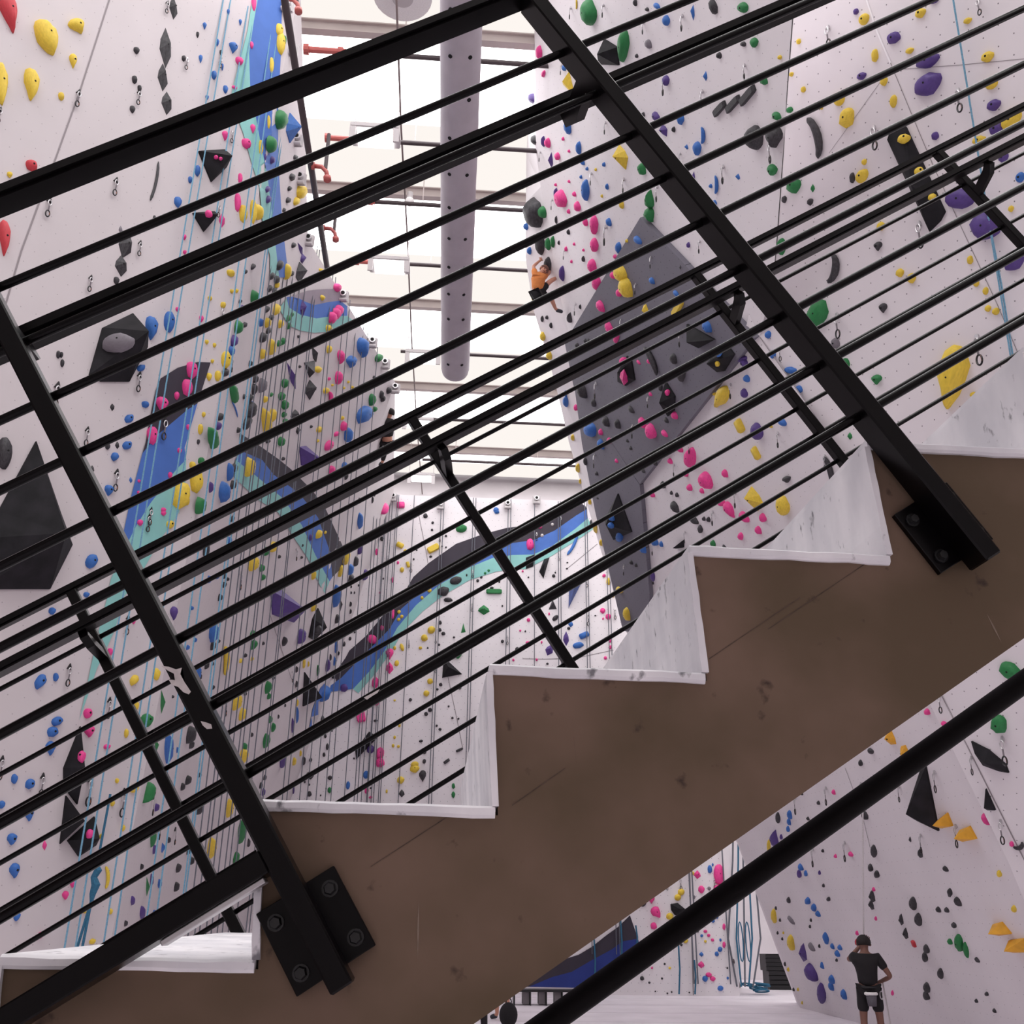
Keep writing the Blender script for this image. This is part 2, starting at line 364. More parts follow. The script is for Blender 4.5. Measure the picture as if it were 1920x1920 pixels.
# --- end wall murals
U1 = [(647, 1235), (655, 1220), (687, 1192), (730, 1140), (752, 1122), (775, 1082), (805, 1055), (855, 1020), (905, 1002), (950, 990), (1000, 984), (1050, 965), (1075, 950), (1098, 932)]
U2 = [(600, 1300), (640, 1271), (670, 1240), (700, 1210), (730, 1180), (752, 1142), (780, 1118), (827, 1085), (880, 1058), (915, 1040), (950, 1020), (1000, 1013), (1040, 995), (1080, 967), (1100, 955)]
U3 = [(662, 1292), (692, 1260), (720, 1222), (745, 1177), (780, 1135), (825, 1096), (880, 1064), (925, 1046), (960, 1041), (1000, 1040), (1035, 1024), (1077, 993), (1102, 972)]
U4 = [(672, 1300), (705, 1262), (735, 1220), (755, 1185), (792, 1147), (830, 1117), (880, 1088), (930, 1072), (965, 1067), (987, 1067), (1035, 1042), (1097, 1003), (1112, 992)]
paint(U1 + U2[::-1], dk, we, label='dark plum painted wave'); paint(U2 + U3[::-1], bl, we, label='blue painted wave'); paint(U3 + U4[::-1], tl, we, label='teal painted wave')
D1 = [(1181, 1716), (1160, 1737), (1135, 1755), (1110, 1775), (1085, 1790), (1047, 1802), (1010, 1815), (968, 1842)]
D2 = [(1196, 1760), (1167, 1765), (1147, 1780), (1110, 1800), (1072, 1822), (1035, 1832), (992, 1850)]
paint(D1 + [(985, 1850)] + D2[::-1], dk, we, step=10); paint(D2 + [(1080, 1852), (1135, 1815), (1185, 1790), (1200, 1775)], M['stripe_blue_shaded'], we, step=10)  # low blue band has its shade put into a darker blue
paint([(1140, 1857), (1160, 1846), (1207, 1818), (1197, 1812), (1150, 1838)], tl, we, step=10)
# --- panel seams
for px, par, wm, mm in (([(208, -10), (150, 170), (105, 295), (40, 470), (-10, 640)], wl, 0.022, M['seam']),
        ([(1487, 30), (1478, 150), (1468, 300), (1458, 440), (1448, 560)], wr, 0.014, M['hole']), ([(1622, -10), (1645, 60), (1670, 118)], wr, 0.022, M['seam_pale']),
        ([(1670, 118), (1710, 215), (1750, 310), (1800, 420), (1870, 570), (1925, 700)], wr, 0.008, M['seam']), ([(1655, 148), (1600, 225), (1555, 287)], wr, 0.006, M['seam']),
        ([(1690, 130), (1800, 122), (1925, 110)], wr, 0.007, M['seam']), ([(1425, 632), (1600, 880)], wr, 0.012, M['seam']), ([(1600, 880), (1765, 1302), (1925, 1620)], wr, 0.02, M['seam']),
        ([(1585, 1440), (1615, 1520), (1632, 1590)], wr, 0.012, M['seam']), ([(1080, 1234), (1020, 1236), (980, 1235)], we, 0.02, M['seam']), ([(1150, 1219), (1080, 1234)], we, 0.02, M['seam']),
        ([(785, 965), (800, 1040), (806, 1080)], we, 0.02, M['seam']), ([(840, 1270), (855, 1340), (868, 1405)], we, 0.02, M['seam']), ([(1120, 1020), (1065, 1065)], we, 0.02, M['seam']),
        ([(505, 1150), (545, 1270), (560, 1300)], wl, 0.02, M['seam']), ([(1293, 1625), (1300, 1866)], we, 0.03, M['seam'])):
    seam_line(px, par, wm, mm)
# --- floor, back walls, ceiling
bm = bm_new()
ys = [-4, 6, 10, 14, 17, 20, 22, 24, 26, 28, 30, 32, 36.5]
fl = empty('floor', (0, 10, 0), kind='structure')
for y0, y1 in zip(ys, ys[1:]):
    b2 = bm_new(); box(b2, (-11, y0 + 0.015, -0.3), (15, y1 - 0.015, 0.0), 0.01); mesh_obj('floor_mat', b2, M['floor'], fl)
bm = bm_new(); box(bm, (-11, -4, -0.5), (15, 36.5, -0.3)); mesh_obj('floor_slab', bm, M['dark_wall'], fl)
def sbox(name, a, b, m):
    bm = bm_new(); box(bm, a, b); return tag(mesh_obj(name, bm, m), kind='structure')
sbox('wall_back', (-11.2, 36.5, -0.5), (15.2, 36.8, 18.6), M['wall_plain'])
sbox('wall_rear', (-11.2, -4.3, -0.5), (15.2, -4.0, 18.6), M['rear_wall'])
sbox('wall_outer_left', (-11.3, -4.3, -0.5), (-11.0, 36.5, 18.6), M['dark_wall'])
sbox('wall_outer_right', (15.0, -4.3, -0.5), (15.3, 36.5, 18.6), M['dark_wall'])
ZC = 18.2
ce = empty('ceiling', (0, 15, ZC), kind='structure')
def z_y(py, Z): return on_z(800, py, Z).y
yb = [z_y(p, ZC - 0.35) for p in (78, 375, 582, 735, 850)]
bay = 4.75; y_b = [yb[0] - 4 * bay, yb[0] - 3 * bay, yb[0] - 2 * bay, yb[0] - bay] + yb
y_b.append(y_b[-1] + 2.6)
for i, (a, b) in enumerate(zip(y_b, y_b[1:])):
    m = a + (b - a) * (0.56 if i else 0.3)  # unseen skylights over the camera added to light the stair; rearmost strip narrowed
    for nm, y0, y1, mm in (('skylight', a, m, M['sky']), ('roof_sheet', m, b, M['roof'])):
        bm = bm_new()
        bm.faces.new([bm.verts.new(p) for p in ((-11, y0, ZC), (-11, y1, ZC), (15, y1, ZC), (15, y0, ZC))])
        mesh_obj(nm, bm, mm, ce)
for i, y in enumerate(y_b[3:-1]):
    b = empty('roof_beam', (0, y, ZC - 0.35), 'grey steel roof beam crossing above the hall', 'beam', 'roof beams')
    bm = bm_new(); box(bm, (-11, y - 0.02, ZC - 0.27), (15, y + 0.02, ZC - 0.05)); mesh_obj('web', bm, M['beam'], b)
    for z in (ZC - 0.30, ZC - 0.05):
        bm = bm_new(); box(bm, (-11, y - 0.08, z), (15, y + 0.08, z + 0.03)); mesh_obj('flange', bm, M['beam'], b)
BVH, BNAMES = rebuild_bvh()
# ------------------------------------------------------------------ staircase
SL = radians(32.65); T = Vector((cos(SL), 0, sin(SL))); NN = Vector((-sin(SL), 0, cos(SL)))
def tp(t, off, Y): return T * t + NN * off + Vector((0, Y, 0))
def tbox(bm, t0, t1, o0, o1, Y0, Y1, bevel=0.0):
    box8(bm, [tp(t0, o0, Y0), tp(t1, o0, Y0), tp(t1, o0, Y1), tp(t0, o0, Y1), tp(t0, o1, Y0), tp(t1, o1, Y0), tp(t1, o1, Y1), tp(t0, o1, Y1)], bevel)
RUN, RISE = 0.2802, 0.1797
N0 = tp(0.965, 1.909, 0)                      # a nosing
YN, YF = 1.296, 2.644                         # stair between these planes
STEPS = range(-10, 14)
st = empty('staircase', (N0.x, 2.0, 0), 'concrete-grey stair flight with white painted treads and black railings bolted on', 'stairs')
def nos(i): return N0.x + RUN * i, N0.z + RISE * i
LEAN, PT = 0.011, 0.0145
rnd = random.Random(3)
for i in STEPS:
    x, z = nos(i)
    # tread plate with an uneven hand-painted lip
    bm = bm_new(); n = 10; L = RUN + LEAN
    rows = []
    for k in range(n + 1):
        xx = x + L * k / n; w1, w2, w3 = [rnd.uniform(-1, 1) * 0.0011 for _ in range(3)]
        sag = -0.003 * k / n
        rows.append([bm.verts.new(p) for p in ((xx, YN - 0.004 + w3, z + w1 + sag - 0.003), (xx, YN + 0.001 + w3, z + w1 + sag), (xx, YF, z + sag),
                                               (xx, YF, z - PT + sag), (xx, YN - 0.001, z - PT + w2 + sag), (xx, YN - 0.004 + w3, z - PT + w2 + sag + 0.004))])
    for a, b in zip(rows, rows[1:]):
        for k in range(6): bm.faces.new((a[k], a[(k + 1) % 6], b[(k + 1) % 6], b[k]))
    bm.faces.new(rows[0]); bm.faces.new(list(reversed(rows[-1])))
    bmesh.ops.recalc_face_normals(bm, faces=bm.faces)
    mesh_obj('tread', bm, M['tread'], st, smooth=False)
    # riser up to this tread
    x1 = x + LEAN; z1 = z - RISE
    bm = bm_new(); n = 8; rows = []
    for k in range(n + 1):
        f = k / n; w1, w2 = [rnd.uniform(-1, 1) * 0.0008 for _ in range(2)]
        cx = x1 + (x - x1) * f; zz = z1 + (z - PT * 0.6 - z1) * f - 0.003
        rows.append([bm.verts.new(p) for p in ((cx - 0.004 + w1, YN - 0.0035, zz), (cx + 0.005 + w2, YN - 0.0035, zz), (cx + 0.005, YF, zz), (cx - 0.004, YF, zz))])
    for a, b in zip(rows, rows[1:]):
        for k in range(4): bm.faces.new((a[k], a[(k + 1) % 4], b[(k + 1) % 4], b[k]))
    bm.faces.new(rows[0]); bm.faces.new(list(reversed(rows[-1])))
    bmesh.ops.recalc_face_normals(bm, faces=bm.faces)
    mesh_obj('riser', bm, M['tread'], st)
for Y0, Y1 in ((1.300, 1.345), (2.595, 2.640)):
    prof = []
    for i in STEPS:
        x, z = nos(i)
        prof += [(x + LEAN + 0.004, z - RISE - PT + 0.001), (x + 0.004, z - PT + 0.001)]
    x, z = nos(STEPS[-1]); prof.append((x + RUN, z - PT))
    t1 = (Vector((x + RUN, 0, z)).dot(T)); pb = tp(t1, 1.553, 0); prof.append((pb.x, pb.z))
    x, z = nos(STEPS[0]); t0 = Vector((x, 0, z - RISE)).dot(T); pb = tp(t0, 1.553, 0); prof.append((pb.x, pb.z))
    bm = bm_new(); a = [bm.verts.new((p[0], Y0, p[1])) for p in prof]; b = [bm.verts.new((p[0], Y1, p[1])) for p in prof]
    bm.faces.new(a); bm.faces.new(list(reversed(b)))
    for i in range(len(prof)): bm.faces.new((a[i], b[i], b[(i + 1) % len(prof)], a[(i + 1) % len(prof)]))
    bmesh.ops.recalc_face_normals(bm, faces=bm.faces)
    mesh_obj('stringer', bm, M['stringer'], st)
# scratches and chips on the stringer face
for (a, b, w_) in (((785, 1690), (783, 1800), 0.0012), ((1850, 1150), (1878, 1205), 0.0014)):
    p, q = on_y(*a, 1.2995), on_y(*b, 1.2995); bm = bm_new(); s = Vector((w_, 0, 0)); bm.faces.new([bm.verts.new(v) for v in (p, p.lerp(q, .5) - s, q, p.lerp(q, .5) + s)]); mesh_obj('scratch', bm, M['scratch'], st)
for (a, b) in (((695, 1625), (838, 1532)), ((1330, 1235), (1500, 1120)), ((960, 1510), (1060, 1440)), ((1440, 1180), (1640, 1045)), ((1555, 1130), (1575, 1300)), ((1075, 1380), (1082, 1440))):
    p, q = on_y(*a, 1.2995), on_y(*b, 1.2995); bm = bm_new(); s = Vector((0, 0, 0.0007)); bm.faces.new([bm.verts.new(v) for v in (p - s, q - s, q + s, p + s)]); mesh_obj('hairline_mark', bm, M['mark'], st)
# ------------------------------------------------------------------ railings
sb = M['steel_black']
def bars(parent, Yc, t0, t1):
    for off in (2.749, 2.645, 2.543, 2.444, 2.342, 2.240, 2.137, 2.038, 1.94):
        bm = bm_new(); tube(bm, [tp(t0, off, Yc), tp(t1, off, Yc)], 0.0066, 12); mesh_obj('bar', bm, M['bar_black'], parent, smooth=True)
def railing(label, Yf_, side, posts, tr, t0b):
    """side=+1: stair lies behind the railing, -1: in front of it"""
    o = empty('stair_railing', tp(posts[0], 1.67, Yf_), label, 'railing', 'stair railings')
    bm = bm_new(); tbox(bm, tr[0], tr[1], *((2.882, 2.907, Yf_, Yf_ + 0.05) if side > 0 else (2.897, 2.921, Yf_, Yf_ + 0.032)), 0.006); mesh_obj('top_rail', bm, sb, o)
    hy = Yf_ + 0.125 if side > 0 else Yf_ - 0.126
    bm = bm_new(); tbox(bm, tr[0], tr[1], 2.732, 2.757, hy, hy + 0.05, 0.006); mesh_obj('handrail', bm, sb, o)
    bars(o, Yf_ + 0.025, tr[0], tr[1])
    for t in posts:
        bm = bm_new(); tbox(bm, t, t + 0.0275, 1.668 if side > 0 else 1.75, 2.884 if side > 0 else 2.9, Yf_, Yf_ + (0.05 if side > 0 else 0.032), 0.0025); po = mesh_obj('post', bm, sb, o)
        # bent plate bracket carrying the handrail
        bm = bm_new(); ya, yb_ = (Yf_ + 0.045, hy + 0.03) if side > 0 else (Yf_ + 0.005, hy + 0.02)
        tc = t + 0.0137; wd = 0.011
        prof = [(2.675, ya), (2.705, ya), (2.722, yb_ - (0.022 if side > 0 else -0.022)), (2.733, yb_), (2.712, yb_ + (0.012 if side > 0 else -0.012)), (2.69, yb_ - (0.018 if side > 0 else -0.018))]
        A = [bm.verts.new(tp(tc - wd, q[0], q[1])) for q in prof]; B = [bm.verts.new(tp(tc + wd, q[0], q[1])) for q in prof]
        bm.faces.new(A); bm.faces.new(list(reversed(B)))
        for i in range(6): bm.faces.new((A[i], B[i], B[(i + 1) % 6], A[(i + 1) % 6]))
        bmesh.ops.recalc_face_normals(bm, faces=bm.faces); mesh_obj('handrail_bracket', bm, sb, o)
        if side > 0:
            tc2 = t - 0.039
            bm = bm_new(); tbox(bm, tc2, tc2 + 0.104, 1.688, 1.793, 1.2885, 1.2995, 0.001); pl = mesh_obj('base_plate', bm, sb, o)
            for dt in (0.016, 0.088):
                for do in (1.708, 1.772):
                    bm = bm_new(); c = tp(tc2 + dt, do, 1.2885)
                    tube(bm, [c, c - Vector((0, 0.004, 0))], 0.010, 16); tube(bm, [c - Vector((0, 0.004, 0)), c - Vector((0, 0.011, 0))], 0.0078, 6, rad=[0.0082, 0.0062])
                    bb = mesh_obj('bolt', bm, M['bolt'], pl)
    return o
rn = railing('black steel railing on the outer face of the stair stringer, with paint chips', 1.24, +1, [0.9385, 1.958, 2.978, 3.998, -0.0815, -1.1015], (-2.0, 5.6), 0)
rf = railing('black steel railing along the far side of the stair flight', 2.636, -1, [0.642, 1.702, 2.768, 3.845, 4.91, -0.42, -1.48], (-2.2, 6.0), 0)
bm = bm_new(); tbox(bm, -2.0, 0.94, 1.822, 1.850, 1.24, 1.29, 0.002); mesh_obj('bottom_rail', bm, sb, rn)
bm = bm_new(); tbox(bm, 0.80, 0.93, 1.815, 1.8215, 1.252, 1.278, 0.001); mesh_obj('rail_highlight', bm, M['metal'], rn)  # thin pale strip added as the highlight under the bottom rail
def chip(px, Y, parent):
    bm = bm_new(); vs = [bm.verts.new(on_y(u, v, Y)) for u, v in px]; f = bm.faces.new(vs)
    bmesh.ops.triangulate(bm, faces=[f]); mesh_obj('paint_chip', bm, M['chip'], parent)
chip([(303, 1249), (316, 1250), (330, 1255), (341, 1252), (338, 1264), (346, 1279), (358, 1297), (354, 1302), (344, 1298), (334, 1288), (322, 1284), (316, 1274), (328, 1275), (326, 1263), (314, 1257)], 1.2385, rn)
chip([(376, 1352), (385, 1354), (396, 1358), (398, 1366), (388, 1367), (380, 1360)], 1.2385, rn)
chip([(682, 1308), (690, 1304), (698, 1300), (704, 1296), (712, 1292), (708, 1299), (698, 1305), (688, 1312)], 1.2575, rn)
# black tube slung under the flight
bm = bm_new(); Yt = 1.62
o_t = 1.684 + ((1.531 + 1.499) / 2 - 1.684) * Yt / 1.24
tube(bm, [tp(-2.2, o_t, Yt), tp(5.5, o_t, Yt)], 0.0183, 20)
tag(mesh_obj('support_tube', bm, M['tube_black'], smooth=True), 'black round steel tube running parallel below the stair flight', 'tube')

# ------------------------------------------------------------------ roof equipment
def rod(name, pts, r, m, label, cat, group=None, n=10):
    bm = bm_new(); tube(bm, pts, r, n); return tag(mesh_obj(name, bm, m, smooth=True), label, cat, group)
dA, dB = at(870, -260, 14.2), at(853.5, 690, 24.7); dr = 0.355
du = empty('air_duct', dB, 'pale grey fabric air duct with rows of round nozzles hanging under the roof', 'duct')
bm = bm_new(); dd = (dB - dA).normalized()
ptsd = [dA.lerp(dB, k / 24) for k in range(25)] + [dB + dd * 0.12, dB + dd * 0.2]
tube(bm, ptsd, dr, 28, rad=[dr * (0.985 if k % 4 == 0 else 1.0) for k in range(25)] + [dr * 0.93, dr * 0.75])
mesh_obj('fabric_tube', bm, M['duct'], du, smooth=True)
sx = dd.cross(Vector((0, 0, 1))).normalized(); dz = sx.cross(dd).normalized()
k = 0
Ld = (dB - dA).length
while k * 0.85 + 0.4 < Ld:
    for a in (-118, -62, -90 + (28 if k % 2 else -28) * 0.0):
        if a == -90: continue
        e = sx * cos(radians(a)) + dz * sin(radians(a)); c = dA + dd * (k * 0.85 + 0.4) + e * dr * 1.002
        bm = bm_new(); tube(bm, [c - e * 0.02, c + e * 0.012], 0.036, 12); mesh_obj('nozzle', bm, M['hole'], du)
    k += 1
for py in (108, 270, 384, 497, 661, 785, 862):
    Z = ZC - 1.0; y = z_y(py, Z); p = on_z(800, py, Z)
    g = empty('sprinkler_pipe', (0, y, Z), 'thin dark sprinkler pipe slung across under the roof with hangers', 'pipe', 'sprinkler pipes')
    x0 = on_z(560 + (py - 100) * 0.25, py, Z).x; x1 = x0 + 13
    bm = bm_new(); tube(bm, [(x0 + 0.8, y, Z), (x1, y, Z)], 0.05, 10); mesh_obj('pipe', bm, M['pipe'], g, smooth=True)
    if py < 500:
        bm = bm_new(); tube(bm, [(x0 + 0.15, y, Z), (x0 + 0.9, y, Z)], 0.06, 10); tube(bm, [(x0 + 0.1, y, Z), (x0 + 0.2, y, Z)], 0.1, 12); tube(bm, [(x0 + 0.75, y, Z), (x0 + 0.85, y, Z)], 0.085, 12); mesh_obj('red_coupling', bm, M['redpipe'], g)
    for q in range(4):
        xx = x0 + 2 + q * 3
        bm = bm_new(); tube(bm, [(xx, y, Z + 0.05), (xx, y, ZC)], 0.012, 6); mesh_obj('hanger_rod', bm, M['beam'], g)
for px, py in ((612, 322), (628, 437), (558, 8)):
    c = at(px, py, 15.5 if py < 400 else 18)
    bm = bm_new(); tube(bm, [c + Vector((-0.22, 0, 0.1)), c + Vector((-0.08, 0, 0.09)), c + Vector((0, 0, 0)), c + Vector((0.03, 0, -0.14))], 0.035, 8)
    tube(bm, [c + Vector((-0.24, 0, 0.1)), c + Vector((-0.19, 0, 0.1))], 0.06, 10); tube(bm, [c + Vector((0.02, 0, -0.10)), c + Vector((0.03, 0, -0.17))], 0.06, 10)
    o = tag(mesh_obj('sprinkler_elbow', bm, M['redpipe'], smooth=True), 'short red sprinkler elbow on the dark pipe above the left wall', 'pipe', 'red sprinkler elbows')
    bm = bm_new(); tube(bm, [c + Vector((-0.02, 0, 0.05)), c + Vector((-0.02, 0, 0.75))], 0.03, 8); mesh_obj('drop_pipe', bm, M['pipe'], o)
rod('main_pipe', [at(529, -30, 12.3), at(615, 512, 18.4)], 0.05, M['pipe'], 'dark main pipe running back along the top of the left wall', 'pipe')
rod('ceiling_cable', [on_z(742, -40, ZC - 0.7), on_z(752, 240, ZC - 0.72), on_z(763, 430, ZC - 0.66), on_z(772, 640, ZC - 0.72), on_z(782, 800, ZC - 0.7), on_z(792, 930, ZC - 0.7)], 0.022, M['cable'], 'grey electrical cable running down the middle of the roof', 'cable', n=6)
for px, py, s in ((686, 258, 1.0), (712, 500, 1.15), (775, 672, 1.2), (766, 795, 1.2), (772, 897, 1.3)):
    c = on_z(px + 18, py, ZC - 1.45)
    g = empty('high_bay_lamp', c, 'white box high bay lamp hanging near the roof cable', 'lamp', 'high bay lamps')
    bm = bm_new(); box(bm, (c.x - 0.5, c.y - 0.3, c.z), (c.x + 0.5, c.y + 0.3, c.z + 0.12), 0.02); mesh_obj('housing', bm, M['housing'], g)
    bm = bm_new(); box(bm, (c.x - 0.36, c.y - 0.27, c.z - 0.03), (c.x + 0.36, c.y + 0.27, c.z - 0.002)); mesh_obj('diffuser', bm, M['lamp'], g)
    for sx_ in (-0.44, 0.44):
        bm = bm_new(); box(bm, (c.x + sx_ - 0.06, c.y - 0.3, c.z - 0.34), (c.x + sx_ + 0.06, c.y - 0.26, c.z)); mesh_obj('side_baffle', bm, M['housing'], g)
        bm = bm_new(); tube(bm, [(c.x + sx_, c.y, c.z + 0.1), (c.x + sx_, c.y, ZC)], 0.012, 6); mesh_obj('hanger_rod', bm, M['housing'], g)
c = on_z(768, 378, ZC - 0.9)
g = empty('emergency_lamp', c, 'small white round emergency lamp on the roof cable', 'lamp')
bm = bm_new(); bmesh.ops.create_uvsphere(bm, u_segments=14, v_segments=10, radius=0.11, matrix=Matrix.Translation(c)); mesh_obj('globe', bm, M['white_cloth'], g, smooth=True)
bm = bm_new(); tube(bm, [c + Vector((0, 0, 0.08)), c + Vector((0, 0, 0.25))], 0.07, 12); mesh_obj('cap', bm, M['housing'], g)
# round fan shroud at the top edge of view
c = on_z(755, -6, ZC - 0.35)
g = empty('ceiling_fan', c, 'pale round ceiling fan shroud above the duct', 'fan')
bm = bm_new(); tube(bm, [c, c + Vector((0, 0, 0.12))], 0.55, 28); mesh_obj('shroud', bm, M['white_cloth'], g)
bm = bm_new(); tube(bm, [c - Vector((0, 0, 0.05)), c], 0.2, 20); mesh_obj('hub', bm, M['housing'], g)
